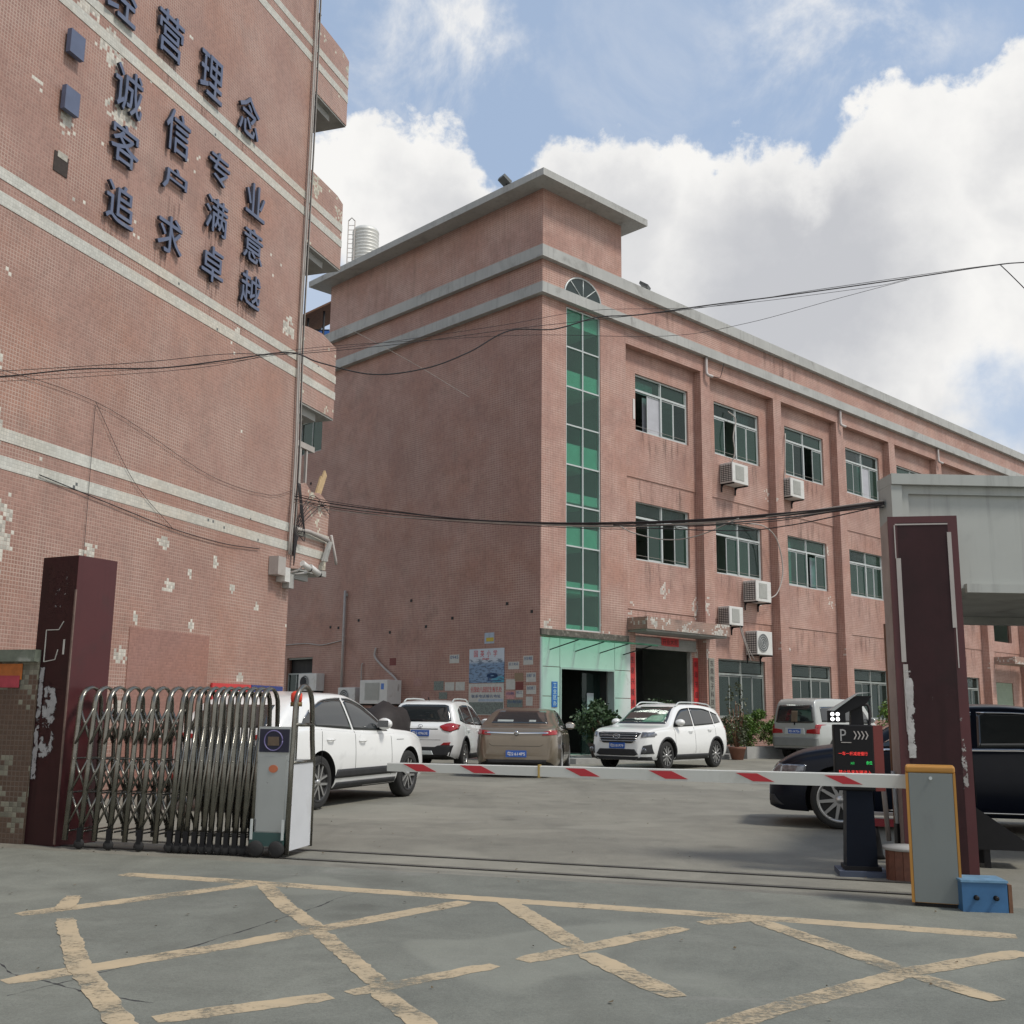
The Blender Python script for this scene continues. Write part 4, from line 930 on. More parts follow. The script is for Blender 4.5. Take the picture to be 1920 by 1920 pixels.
def strip(pts, w, name='road_marking', mat=m_yl, z_=.008):
    pts = [Vector((p[0], p[1], z_)) for p in pts]; P = []
    for i in range(len(pts)-1):
        n = max(2, int((pts[i+1]-pts[i]).length/.05))
        for j in range(n): P.append(pts[i].lerp(pts[i+1], j/n))
    P.append(pts[-1]); rnd = random.Random(len(P)*7); b_ = MB(); L_, R_ = [], []
    for i, p in enumerate(P):
        d = (P[min(i+1, len(P)-1)]-P[max(i-1, 0)]).normalized(); s_ = Vector((-d.y, d.x, 0)); tp = min(1, .72+i*.14, .72+(len(P)-1-i)*.14)
        L_.append(p+s_*(w/2*tp+rnd.uniform(-.009, .009))); R_.append(p-s_*(w/2*tp+rnd.uniform(-.009, .009)))
    for i in range(len(P)-1): b_.quad(R_[i], R_[i+1], L_[i+1], L_[i])
    return b_.build(name, mat, None, kind='structure')
mk = [([(-3.11, 9.13), (-2.2, 8.84), (-.08, 8.10), (1.65, 7.51), (3.12, 6.98)], .19), ([(-3.15, 7.32), (-2.09, 8.51), (-1.95, 8.72)], .17), ([(-2.43, 5.56), (-1.57, 6.45), (-.43, 7.82), (-.3, 8.0)], .17),
      ([(-1.5, 4.94), (-.82, 5.37)], .15), ([(-.74, 5.42), (-.06, 6.04)], .13), ([(.08, 6.15), (1.10, 7.13)], .16), ([(1.25, 7.28), (1.65, 7.5)], .16), ([(.78, 4.78), (1.15, 5.17), (2.09, 5.98), (2.95, 6.52)], .155),
      ([(-1.86, 8.66), (-1.5, 7.7), (-1.14, 6.93)], .13), ([(-1.12, 6.85), (-.62, 5.6)], .12), ([(-.60, 5.45), (-.30, 4.8)], .12),
      ([(-.02, 8.06), (.40, 6.55)], .155), ([(.44, 6.35), (.80, 5.42)], .155), ([(1.62, 7.42), (2.09, 5.98)], .155), ([(2.12, 5.9), (2.32, 5.42)], .14),
      ([(-3.08, 8.05), (-2.93, 7.5)], .12), ([(-2.80, 7.2), (-2.2, 5.9), (-1.55, 4.75)], .12)]
zz = .005
for p_, w_ in mk: strip(p_, w_, z_=zz); zz += .0002
# long thin cracks in the street slab
for p_ in ([(-3.35, 7.2), (-2.6, 5.9), (-2.2, 5.55), (-1.6, 5.2)], [(-1.05, 8.55), (-1.45, 7.3), (-1.9, 6.1), (-2.3, 5.3)]):
    q_ = smooth_path([(a, b_, 0) for a, b_ in p_], 8); rnd = random.Random(3)
    q_ = [(v.x+rnd.uniform(-.015, .015), v.y+rnd.uniform(-.015, .015)) for v in q_]
    strip(q_, .005, 'road_crack', m_dark, .0045)
# gate rails: dark slots with steel between
m_slot = pbr('slot', (.03, .028, .025), .8, var=.2)
rl_ = thing('gate_track', 'pair of dark steel rails let into the concrete across the gateway', 'rail track')
for t_ in (-.06, .56):
    b_ = MB(); 
    for a_, c_, z1_ in ((-.035, -.012, .010), (.012, .035, .010), (-.012, .012, .004)):
        p = [gp(-5.35, t_+a_), gp(4, t_+a_), gp(4, t_+c_), gp(-5.35, t_+c_)]
        b_.cur = 0
        n0 = len(b_.v); b_.v += [(q[0], q[1], z1_) for q in p]; b_.face((n0+3, n0+2, n0+1, n0))
    o_ = b_.build('rail', m_slot, rl_)

# ================================================================== PILLARS
m_mar2 = pbr('maroon_paint', (.032, .0105, .012), .45, var=.25, nscale=3, dirt=(.02, .010, .010), dirt_amt=.6, streak=.25, spec=.25)
m_mar3 = pbr('maroon_side', (.075, .017, .019), .42, var=.15, nscale=2, dirt=(.05, .02, .02), dirt_amt=.35, streak=.15)
def flakes(name, x0, x1, z0_, z1_, parent, y_, mat, seed, amt=.5, scale=7., loc=(0, 0, 0), rot=0.):
    m = bpy.data.materials.new(name+'_mat'); m.use_nodes = True; k = NT(m.node_tree); b = k.n['Principled BSDF']
    co = k.new('ShaderNodeTexCoord').outputs['Object']; b.inputs['Base Color'].default_value = c4(mat); b.inputs['Roughness'].default_value = .85
    X_, Y_, Z_ = k.sep(co)[:3]
    e = k.m('MINIMUM', k.m('MINIMUM', k.m('SUBTRACT', X_, x0), k.m('SUBTRACT', x1, X_)), k.m('MINIMUM', k.m('SUBTRACT', Z_, z0_), k.m('SUBTRACT', z1_, Z_)))
    nn = k.noise(k.v('ADD', co, (seed, 0, seed)), scale, 7, .7, .6); nn = k.m('ADD', nn, k.rng(e, 0, min(x1-x0, z1_-z0_)*.35, -.3, 0))
    k.set(b.inputs['Base Color'], k.mix(k.noise(co, 20, 4), c4([q*.6 for q in mat]), c4([min(1, q*1.3) for q in mat])))
    k.set(b.inputs['Alpha'], k.rng(nn, 1-amt-.02, 1-amt+.02, 0, 1))
    o = MB().box(x0, x1, y_-.003, y_, z0_, z1_).build(name, m, parent); return o
# left pillar: local x along gate to the right, y into the yard
lp_ = thing('gate_pillar', 'dark maroon gate pillar with peeling pale paper at the left of the folding gate', 'gate pillar', (-4.85, 11.12, 0), math.atan2(-.27, .52), 'maroon gate pillars')
MB().box(0, .51, 0, .50, 0, 2.85).build('shaft', [m_mar2], lp_)
MB().box(.511, .518, .0, .50, 0, 2.85).build('side_face', m_mar3, lp_)
flakes('peeled_patch', .10, .45, .75, 1.62, lp_, -.001, (.36, .37, .37), 3, .50, 6)
flakes('peeled_patch', .10, .5, 2.2, 2.83, lp_, -.001, (.26, .25, .24), 8, .42, 6)
flakes('peeled_patch', .08, .19, .60, 1.75, lp_, -.004, (.34, .34, .34), 13, .56, 9)
MB().tube([(.14, -.003, 2.10), (.14, -.003, 1.78)], .006, 4).build('scratch', m_pap, lp_); MB().tube([(.14, -.003, 2.10), (.32, -.003, 2.10), (.38, -.003, 2.18)], .006, 4).build('scratch', m_pap, lp_); MB().tube([(.14, -.003, 1.78), (.30, -.003, 1.80), (.33, -.003, 1.9)], .006, 4).build('scratch', m_pap, lp_)
MB().box(.40, .42, -.006, 0, 1.85, 2.0).build('scratch', m_pap, lp_)
MB().box(.504, .522, -.006, .008, .02, 2.5).build('edge_bead', pbr('bead', (.16, .11, .09), .6, var=.4, nscale=8), lp_)
# right pillar
rp_ = thing('gate_pillar', 'tall maroon gate pillar with white edge strips behind the barrier cabinet', 'gate pillar', (3.40, 9.60, 0), math.atan2(-.10, .57), 'maroon gate pillars')
MB().box(.0, .575, 0.02, .46, 0, 3.08).build('core', pbr('grey_pink_render', (.33, .27, .24), .85, var=.2, dirt=(.15, .12, .1), dirt_amt=.4), rp_)
MB().box(-.008, .583, -.01, .02, 0, 3.10).build('front_panel', [m_mar3], rp_)
MB().box(.07, .50, -.014, -.0101, .02, 3.04).build('front_panel', [m_mar2], rp_)
for (a, b__, z0_, z1_) in ((.045, .085, 1.80, 2.72), (.055, .095, 1.2, 1.78), (.490, .525, 2.1, 2.95), (.065, .1, .98, 1.5)): MB().box(a, b__, -.022, -.0141, z0_, z1_).build('edge_strip', m_pipe, rp_)
MB().box(.04, .05, -.019, -.0141, 2.72, 3.02).build('edge_strip', m_pipe, rp_); MB().box(.05, .5, -.019, -.0141, 3.02, 3.032).build('edge_strip', m_pipe, rp_); MB().box(.515, .525, -.019, -.0141, 1.75, 2.1).build('edge_strip', m_pipe, rp_)
flakes('peeled_patch', .04, .15, .95, 1.75, rp_, -.0205, (.45, .44, .42), 4, .55, 5); flakes('peeled_patch', .47, .56, .7, 1.35, rp_, -.0165, (.4, .38, .36), 6, .45, 9); flakes('peeled_patch', .1, .5, 1.42, 1.6, rp_, -.0165, (.5, .48, .46), 9, .36, 12)
flakes('peeled_patch', .05, .55, .3, .9, rp_, -.0165, (.33, .3, .28), 19, .36, 12)
# white-washed post and pipe behind the pillar
vp = thing('downpipe', 'slim brown pipe with peeling whitewash left of the right gate pillar', 'pipe', (3.66, 10.35, 0))
MB().tube([(-.06, 0, 0), (-.06, 0, 2.2)], .035, 7).build('run', m_rust, vp); MB().tube([(.02, .05, 0), (.02, .05, 2.4)], .04, 7).build('run', m_pipe, vp)
# gateway beam and canopy slab at the right
m_beam = pbr('beam_paint', (.36, .375, .35), .7, var=.1, nscale=.8, dirt=(.22, .23, .22), dirt_amt=.4, dscale=.6, streak=.22)
bm_ = thing('gateway_beam', 'pale grey panelled concrete beam running right from the maroon pillar', 'beam', (3.50, 9.80, 0), R(2.5))
MB().box(.10, 7.2, 0.03, .28, 2.49, 3.44).build('panel', m_beam, bm_)
mb = MB(); mb.box(-.0, 7.3, -.05, .30, 3.44, 3.54); mb.box(0.0, .10, -.03, .28, 2.49, 3.438); mb.box(.102, .17, -.0, .03, 2.49, 3.438); mb.box(.17, 7.2, -.0, .03, 3.36, 3.438); mb.box(.66, 7.2, -.02, .03, 2.45, 2.53)
mb.build('moulding', m_beam, bm_)
cs = MB(); cs.prism([(4.05, 10.06), (11, 10.4), (11, 13.6), (5.42, 13.2)], 'z', 2.50, 2.75)
cs_ = thing('gateway_canopy', 'deep grey concrete canopy soffit behind the beam at the right', 'canopy'); cs.build('slab', m_conc, cs_)
cs = MB(); cs.prism([(5.20, 12.7), (11, 13.1), (11, 13.3), (5.28, 12.9)], 'z', 2.42, 2.499); cs.build('edge_beam', m_conc, cs_)
MB().box(9.5, 10.1, 12.5, 13.1, 0, 2.5).build('column', m_beam, cs_)
# boundary wall left
bw = thing('boundary_wall', 'low mossy tiled boundary wall left of the maroon gate pillar', 'wall', (-4.78, 11.05, 0), math.atan2(.30, -.95))
MB().box(0, 9, -.22, 0, 0, 1.78).build('wall', m_fence, bw)
MB().box(0, 9, -.28, .06, 1.78, 1.90).build('coping', pbr('mossy_coping', (.12, .14, .11), .9, var=.4, nscale=6, dirt=(.4, .42, .38), dirt_amt=.5, dscale=5), bw)
bn_ = thing('red_banner', 'torn red and orange banner on the boundary wall under its coping', 'banner', (-4.78, 11.05, 0), math.atan2(.30, -.95))
MB().box(.18, 2.2, .006, .012, 1.60, 1.76).build('sheet', pbr('orange_sheet', (.45, .14, .03), .6, var=.3, nscale=8), bn_); MB().box(.2, 2.2, .0125, .016, 1.52, 1.64).build('sheet', pbr('magenta_sheet', (.38, .05, .07), .6, var=.3, nscale=8), bn_)

# ================================================================== FOLDING GATE
gate = thing('folding_gate', 'stainless steel folding gate with curved hoops, half drawn together against its drive box', 'gate')
W0, W1 = .50, .36
def gq(s, t_, z_=0.): return (-1.96-.978*s+.208*t_, 10.26+.208*s+.978*t_, z_)
def gpt(s, t_, z_): return gq(s, t_, z_)
def hoop_pts(s, h=1.53):
    m_ = (W0-W1)/2; pts = [gpt(s, 0, .08), gpt(s, m_*.5, .75), gpt(s, m_, h-.17)]
    for a in range(1, 8):
        t_ = pi*a/8; pts.append(gpt(s, W0/2-cos(t_)*W1/2, h-.17+sin(t_)*.17))
    return pts+[gpt(s, W0-m_, h-.17), gpt(s, W0-m_*.5, .75), gpt(s, W0, .08)]
ss = [.41+.082*i for i in range(11)]; ss += [ss[-1]+.158*(i+1) for i in range(7)]
rnd = random.Random(5); ss = [s_+rnd.uniform(-.006, .006) for s_ in ss]
for s_ in ss: MB().tube(hoop_pts(s_), .016, 8, flat=1.7).build('hoop', m_steel, gate)
def bar(a, b__): MB().tube([a, b__], .011, 5, flat=1.3).build('scissor_bar', m_steel, gate)
for i in range(len(ss)-1):
    for t_ in (.02, W0-.02):
        for z0_, z1_ in ((.20, 1.16),) if i < 10 else ((.20, .52), (.52, .84), (.98, 1.32)):
            q = .02 if t_ < .2 else -.02
            bar(gpt(ss[i], t_+q*z0_*2, z0_), gpt(ss[i+1], t_+q*z1_*2, z1_)); bar(gpt(ss[i], t_+q*z1_*2-.02, z1_), gpt(ss[i+1], t_+q*z0_*2-.02, z0_))
for i, s_ in enumerate(ss):
    for z_ in (.16, .52, .84): MB().tube([gpt(s_, .02, z_), gpt(s_, W0-.02, z_)], .009, 5).build('cross_rod', m_steel, gate)
    if i % 2 == 0 or i < 10:
        c_ = gpt(s_, -.01, .075)
        MB().lathe([(.012, -.02), (.045, -.018), (.05, 0), (.045, .018), (.012, .02)], (c_[0], c_[1], .052), 'y', 14).build('roller', m_rub, gate)
        MB().box(c_[0]-.022, c_[0]+.022, c_[1]-.02, c_[1]+.03, .07, .20).build('roller_bracket', m_blackp, gate)
# drive head: box with dark display, silver doors, green plinth
dh = thing('gate_drive_box', 'silver drive box at the end of the folding gate with round dark display', 'gate motor')
dh.location = gq(.375, -.04); dh.rotation_euler = (0, 0, math.atan2(-.208, .978)); m_sil = pbr('silver_panel', (.40, .42, .41), .35, .45, var=.08, nscale=1.2, dirt=(.25, .25, .23), dirt_amt=.3)
DL = .335
MB().box(.0, DL-.025, .0, .52, .12, .86).build('body', m_sil, dh); MB().box(.0, DL-.025, .0, .14, .862, 1.17).build('head_box', m_sil, dh)
MB().box(.02, DL-.05, -.012, 0, .23, .90).build('door_panel', pbr('front_sheet', (.34, .36, .35), .3, .3, var=.06), dh)
MB().box(.015, DL-.03, -.016, 0, .94, 1.15).build('display', pbr('display_glass', (.02, .02, .04), .08, var=.2), dh)
MB().tube([(.155+.09*cos(a), -.02, 1.045+.09*sin(a)) for a in [2*pi*j/24 for j in range(25)]], .006, 5).build('display_ring', pbr('ring_purple', (.16, .14, .3), .4, var=.1), dh)
MB().box(.10, .21, -.022, -.014, 1.0, 1.08).build('display_plate', pbr('brown_plate', (.10, .07, .045), .5, var=.3, nscale=20), dh)
MB().prism([(.165+.045*cos(a), .79+.035*sin(a)) for a in [2*pi*j/18 for j in range(18)]], 'y', -.018, -.012).build('badge', pbr('orange_badge', (.42, .13, .06), .6, var=.1), dh)
MB().box(-.03, DL-.03, -.03, .5, .10, .22).build('plinth', pbr('green_plinth', (.025, .065, .06), .6, var=.2), dh)
for x_ in (.03, .23): MB().lathe([(.015, -.03), (.06, -.028), (.075, -.01), (.075, .01), (.015, .02)], (x_+.01, -.03, .078), 'y', 18).build('wheel', m_rub, dh)
for x_ in (-.02, DL-.05): MB().box(x_, x_+.02, -.045, -.03, .16, .34).build('handle_bar', m_alu, dh)
# end frame: hoop with white panels
hp = [(DL-.01, 0, .03), (DL-.01, .02, .8), (DL-.01, .06, 1.38)]+[(DL-.01, .26-cos(pi*a/8)*.19, 1.38+sin(pi*a/8)*.17) for a in range(1, 8)]+[(DL-.01, .46, 1.38), (DL-.01, .50, 1.05), (DL-.01, .55, .80), (DL-.01, .55, .05)]
MB().tube(hp, .024, 8).build('end_hoop', m_steel, dh)
MB().box(DL-.02, DL+.0, .02, .55, .06, .84).build('end_panel', pbr('white_panel', (.58, .60, .62), .35, var=.06, dirt=(.4, .4, .38), dirt_amt=.25), dh)
MB().tube([(DL, .03, .845), (DL, .55, .845)], .012, 6).build('cross_bar', m_steel, dh); MB().tube([(DL, .05, 1.19), (DL, .49, 1.19)], .016, 6).build('cross_bar', m_steel, dh)
MB().lathe([(.055, 1.36), (.055, 1.40)], (.27, .2, 0), 'z', 16).build('beacon_base', pbr('brass', (.22, .15, .06), .5, .4, var=.2), dh)
MB().lathe([(.05, 1.40), (.055, 1.44), (.052, 1.48), (.03, 1.50), (.01, 1.505)], (.27, .2, 0), 'z', 16).build('beacon', pbr('red_lens', (.75, .06, .03), .25, var=.05), dh)
MB().tube([(.27, .2, .86), (.27, .2, 1.36)], .028, 8).build('beacon_post', m_steel, dh)

# ================================================================== BARRIER
cab = thing('barrier_cabinet', 'grey barrier cabinet with orange edges in front of the right maroon pillar', 'barrier cabinet', (2.87, 8.04, 0), R(-20.5))
m_or = pbr('orange_edge', (.42, .20, .035), .45, var=.12, nscale=5, dirt=(.25, .14, .05), dirt_amt=.4)
m_cg = pbr('cabinet_grey', (.185, .205, .195), .5, var=.06, nscale=1.5, dirt=(.12, .12, .13), dirt_amt=.35, dscale=1.2, bump=.1, bscale=300)
MB().box(0.012, .325, .012, .30, .03, .925).build('body', m_or, cab)
o_ = MB().box(0.0, .337, 0.0, .31, .925, .975).build('cap', m_or, cab); bv = o_.modifiers.new('bevel', 'BEVEL'); bv.width = .015; bv.segments = 3
MB().box(.022, .317, -.0, .012, .035, .925).build('front_panel', m_cg, cab)
MB().box(.0, .019, .0, .31, .03, .925).build('edge_trim', m_or, cab); MB().box(.320, .337, .0, .31, .03, .925).build('edge_trim', m_or, cab)
MB().box(.02, .32, .03, .29, 0, .03).build('foot', m_black, cab)
MB().lathe([(.012, -.012), (.012, 0)], (.17, 0, .89), 'y', 12).build('lock', m_alu, cab)
arm = thing('traffic_boom', 'white barrier boom with red slanted stripes lowered across the gateway', 'barrier arm', (-1.09, 9.57, 0), math.atan2(8.2-9.57, 2.95+1.09))
m_arm = pbr('boom_white', (.52, .53, .49), .4, var=.05, nscale=1, dirt=(.35, .35, .3), dirt_amt=.25)
AL = 4.266; b_ = MB()
for a, c_, h0, h1 in ((.05, 1.42, .036, .040), (1.424, AL, .043, .050)):
    n0 = len(b_.v)
    for x_, h_ in ((a, h0), (c_, h1)): b_.v += [(x_, -.02, .853-h_), (x_, .02, .853-h_), (x_, .02, .853+h_), (x_, -.02, .853+h_-.006)]
    for q in ((0, 1, 2, 3), (4, 7, 6, 5), (0, 4, 5, 1), (1, 5, 6, 2), (2, 6, 7, 3), (3, 7, 4, 0)): b_.face(tuple(n0+i for i in q))
b_.build('boom', m_arm, arm)
MB().box(1.408, 1.424, -.026, .026, .80, .905).build('joint', pbr('joint_brass', (.4, .28, .08), .5, .3, var=.1), arm)
m_rs = pbr('red_stripe', (.42, .02, .03), .4, var=.08)
for a, c_ in ((.20, .49), (.72, 1.02), (1.64, 1.91), (2.33, 2.62), (3.01, 3.28), (3.67, 3.92)):
    h_ = .030; MB().prism([(a, .853+h_), (a+.13, .853-h_), (c_+.02, .853-h_), (c_-.11, .853+h_)], 'y', -.0235, -.0205).build('red_stripe', m_rs, arm)
# kiosk
kio = thing('plate_camera_kiosk', 'black number plate camera kiosk with led text panel and lit lamps beside the boom', 'parking kiosk', (3.015, 9.62, 0), math.atan2(-.16, .95))
MB().prism([(-.13, .07), (.125, .07), (.105, .86), (-.10, .86)], 'y', -.10, .12).build('post', pbr('kiosk_navy', (.005, .008, .015), .5, var=.1, spec=.15), kio)
MB().box(-.20, .20, -.18, .2, 0, .045).build('base_plate', pbr('base_navy', (.05, .065, .10), .6, var=.2), kio); MB().box(-.15, .15, -.13, .14, .045, .08).build('foot', m_blackp, kio)
for k in range(7):
    a = k*pi/3; dx, dz = (0, 0) if k == 6 else (.035*cos(a), .035*sin(a)); MB().tube([(-.055+dx+.014*cos(j*pi/4), -.103, .76+dz+.014*sin(j*pi/4)) for j in range(9)], .003, 4).build('speaker_hole', m_pipe, kio)
o_ = MB().box(-.195, .135, -.12, .0, .70, 1.255).build('display_housing', m_blackp, kio); bv = o_.modifiers.new('bevel', 'BEVEL'); bv.width = .012; bv.segments = 2
MB().box(.1355, .215, -.11, .07, .70, 1.25).build('red_side', pbr('kiosk_red', (.16, .03, .025), .4, var=.1), kio)
text_obj('lettering', 'P', .05, .10, kio, (-.115, -.122, 1.165), FACE, pbr('grey_print', (.30, .30, .29), .6, var=0), .003)
MB().box(-.135, -.05, -.124, -.12, 1.10, 1.106).build('underline', m_pipe, kio)
for k in range(4):
    x_ = -.03+k*.032; b_ = MB(); b_.prism([(x_, 1.13), (x_+.01, 1.13), (x_+.028, 1.165), (x_+.01, 1.20), (x_, 1.20), (x_+.018, 1.165)], 'y', -.124, -.12); b_.build('arrow', m_pipe, kio)
er = pbr('led_red', (.1, .0, .0), .5, emit=((1, .06, .05), .9), var=0); eg = pbr('led_green', (0, .1, .02), .5, emit=((.05, 1, .2), .7), var=0); ew = pbr('led_white', (1, 1, 1), .5, emit=((1, 1, 1), 3.), var=0)
text_obj('led_text', '一车一杆减速慢行', .24, .032, kio, (-.04, -.1215, 1.01), FACE, er, .002); text_obj('led_text', '余位', .05, .03, kio, (.09, -.1215, .935), FACE, eg, .002)
text_obj('led_text', '入口', .03, .02, kio, (-.05, -.1215, .93), FACE, eg, .002); text_obj('led_text', '禁止外来车辆进入', .27, .032, kio, (-.03, -.1215, .855), FACE, er, .002)
MB().prism([(-.04, 1.25), (.07, 1.25), (.06, 1.42), (-.03, 1.40)], 'y', -.07, .05).build('neck', m_blackp, kio)
MB().prism([(-.19, 1.38), (.02, 1.50), (.14, 1.50), (.10, 1.44), (-.13, 1.33)], 'y', -.10, .06).build('camera_housing', m_blackp, kio)
o_ = MB().prism([(-.22, 1.375), (.04, 1.53), (.14, 1.53), (.02, 1.515), (-.18, 1.37)], 'y', -.115, .075).build('camera_hood', m_sil, kio)
MB().box(-.24, -.09, -.13, -.09, 1.27, 1.37).build('lamp_block', m_blackp, kio)
for dx in (-.20, -.155):
    for dz in (1.30, 1.342): MB().lathe([(.001, -.006), (.014, -.005), (.016, 0)], (dx, -.131, dz), 'y', 12).build('led_lamp', ew, kio)
MB().tube(smooth_path([(.05, 0, 1.42), (.12, 0, 1.42), (.13, 0, 1.30), (.12, 0, 1.25)], 4), .012, 6).build('cable_loop', m_wire, kio)
# wooden stump stool, grey props, red bar, blue box, black stand
w_ = thing('wooden_tub', 'round reddish wooden tub with pale lid behind the barrier cabinet', 'tub', (3.33, 9.35, 0))
mw = pbr('red_wood', (.13, .05, .03), .6, var=.4, nscale=14)
for k in range(16):
    a = 2*pi*k/16; MB().box(-.034, .034, -.012, .012, 0, .24).build('stave', mw, w_, loc=(.17*cos(a), .17*sin(a), 0), rot=(0, 0, a+pi/2))
MB().lathe([(.001, .235), (.16, .235), (.205, .24), (.205, .265), (.001, .27)], (0, 0, 0), 'z', 24).build('lid', m_conc, w_)
w_ = thing('red_barrier_stand', 'low red and white barrier bar on a stand behind the kiosk', 'barrier', (3.78, 10.6, 0), R(-22))
MB().box(-.32, .4, -.03, .03, .30, .37).build('bar', pbr('dull_red', (.28, .03, .04), .5, var=.15), w_); MB().box(-.32, .4, -.03, .03, .40, .43).build('bar', m_pipe, w_)
for x_ in (-.3, .1): MB().lathe([(.09, 0), (.07, .04), (.05, .2), (.03, .30)], (x_, 0, 0), 'z', 12).build('stand', m_black if x_ < 0 else m_white, w_)
w_ = thing('metal_prop', 'thin grey metal props leaning behind the barrier cabinet', 'prop', (3.36, 9.9, 0))
MB().tube([(0, 0, .25), (-.04, -.02, .85)], .022, 6).build('tube', m_pipe, w_); MB().tube([(.09, 0, .1), (.06, -.02, .85)], .018, 6).build('tube', m_alu, w_); MB().box(.06, .14, -.05, .03, .02, .4).build('weight', m_black, w_)
bx = thing('blue_box', 'small blue metal box with two knobs on the ground beside the cabinet', 'box', (3.145, 7.83, 0), math.atan2(-.035, .27))
mbl = pbr('blue_steel', (.035, .12, .25), .5, var=.15, nscale=6, dirt=(.05, .07, .1), dirt_amt=.4)
o_ = MB().box(0, .30, 0, .26, 0.0, .20).build('body', mbl, bx); MB().box(-.006, .306, -.008, .266, .20, .215).build('lid', pbr('blue_lid', (.12, .24, .36), .5, var=.35, nscale=9, dirt=(.25, .12, .2), dirt_amt=.4), bx)
for x_ in (.09, .22): MB().lathe([(.008, -.035), (.016, -.03), (.01, -.012), (.018, 0)], (x_, 0, .10), 'y', 10).build('knob', m_black, bx)
mb = MB(); mb.box(.306, .33, .0, .25, 0, .19); mb.build('side_plate', m_rust, bx)
bs = thing('black_stand', 'black wedge shaped metal stand on the ground right of the maroon pillar', 'stand', (4.42, 10.3, 0), R(-15))
mb = MB(); mb.prism([(-.35, .62), (-.12, .52), (.30, .22), (.30, .16), (-.35, .16)], 'y', -.22, .22); mb.build('wedge', m_black, bs)
mb = MB()
for x_ in (-.25, -.08):
    for y_ in (-.18, .18): mb.box(x_, x_+.05, y_-.02, y_+.02, 0, .17)
mb.build('leg', m_black, bs)

# ================================================================== CARS
def interp(tab, x):
    xs = [p[0] for p in tab]; ys = [p[1] for p in tab]
    if x <= xs[0]: return ys[0]
    if x >= xs[-1]: return ys[-1]
    i = max(j for j in range(len(xs)) if xs[j] <= x); i = min(i, len(xs)-2)
    h = [xs[j+1]-xs[j] for j in range(len(xs)-1)]; d = [(ys[j+1]-ys[j])/h[j] for j in range(len(xs)-1)]
    def sl(j):
        if j == 0: return d[0]
        if j == len(xs)-1: return d[-1]
        if d[j-1]*d[j] <= 0: return 0
        return 2*d[j-1]*d[j]/(d[j-1]+d[j])
    t_ = (x-xs[i])/h[i]; m0, m1 = sl(i)*h[i], sl(i+1)*h[i]
    return (2*t_**3-3*t_**2+1)*ys[i]+(t_**3-2*t_**2+t_)*m0+(-2*t_**3+3*t_**2)*ys[i+1]+(t_**3-t_**2)*m1
m_tyre = pbr('tyre', (.022, .022, .021), .85, var=.15); m_rim = pbr('alloy', (.42, .42, .41), .3, .8, var=.08); m_rimd = pbr('rim_dark', (.03, .03, .03), .5, .3, var=.1)
m_cglass = pbr('car_glass', (.018, .022, .024), .035, var=0, spec=.9); m_chrome = pbr('chrome', (.6, .6, .6), .12, 1., var=0); m_plate = pbr('plate_blue', (.03, .11, .42), .45, var=.05)
m_tail = pbr('tail_red', (.30, .012, .015), .15, var=.15, nscale=14, coat=.5); m_head = pbr('headlamp', (.16, .17, .19), .08, .6, var=.6, nscale=18, coat=.6); m_under = pbr('underbody', (.012, .012, .012), .8, var=.1)
m_clad = pbr('black_cladding', (.022, .023, .025), .6, var=.1)
m_reflection = pbr('painted_glass_reflection', (.08, .2, .13), .3, var=.4, nscale=12)  # mottled green, a windscreen reflection painted as colour
def paint(name, col, metal=0., rough=.3): return pbr(name, col, rough, metal, var=.04, nscale=1., coat=.8, dirt=[q*.72 for q in col], dirt_amt=.12, dscale=2.)
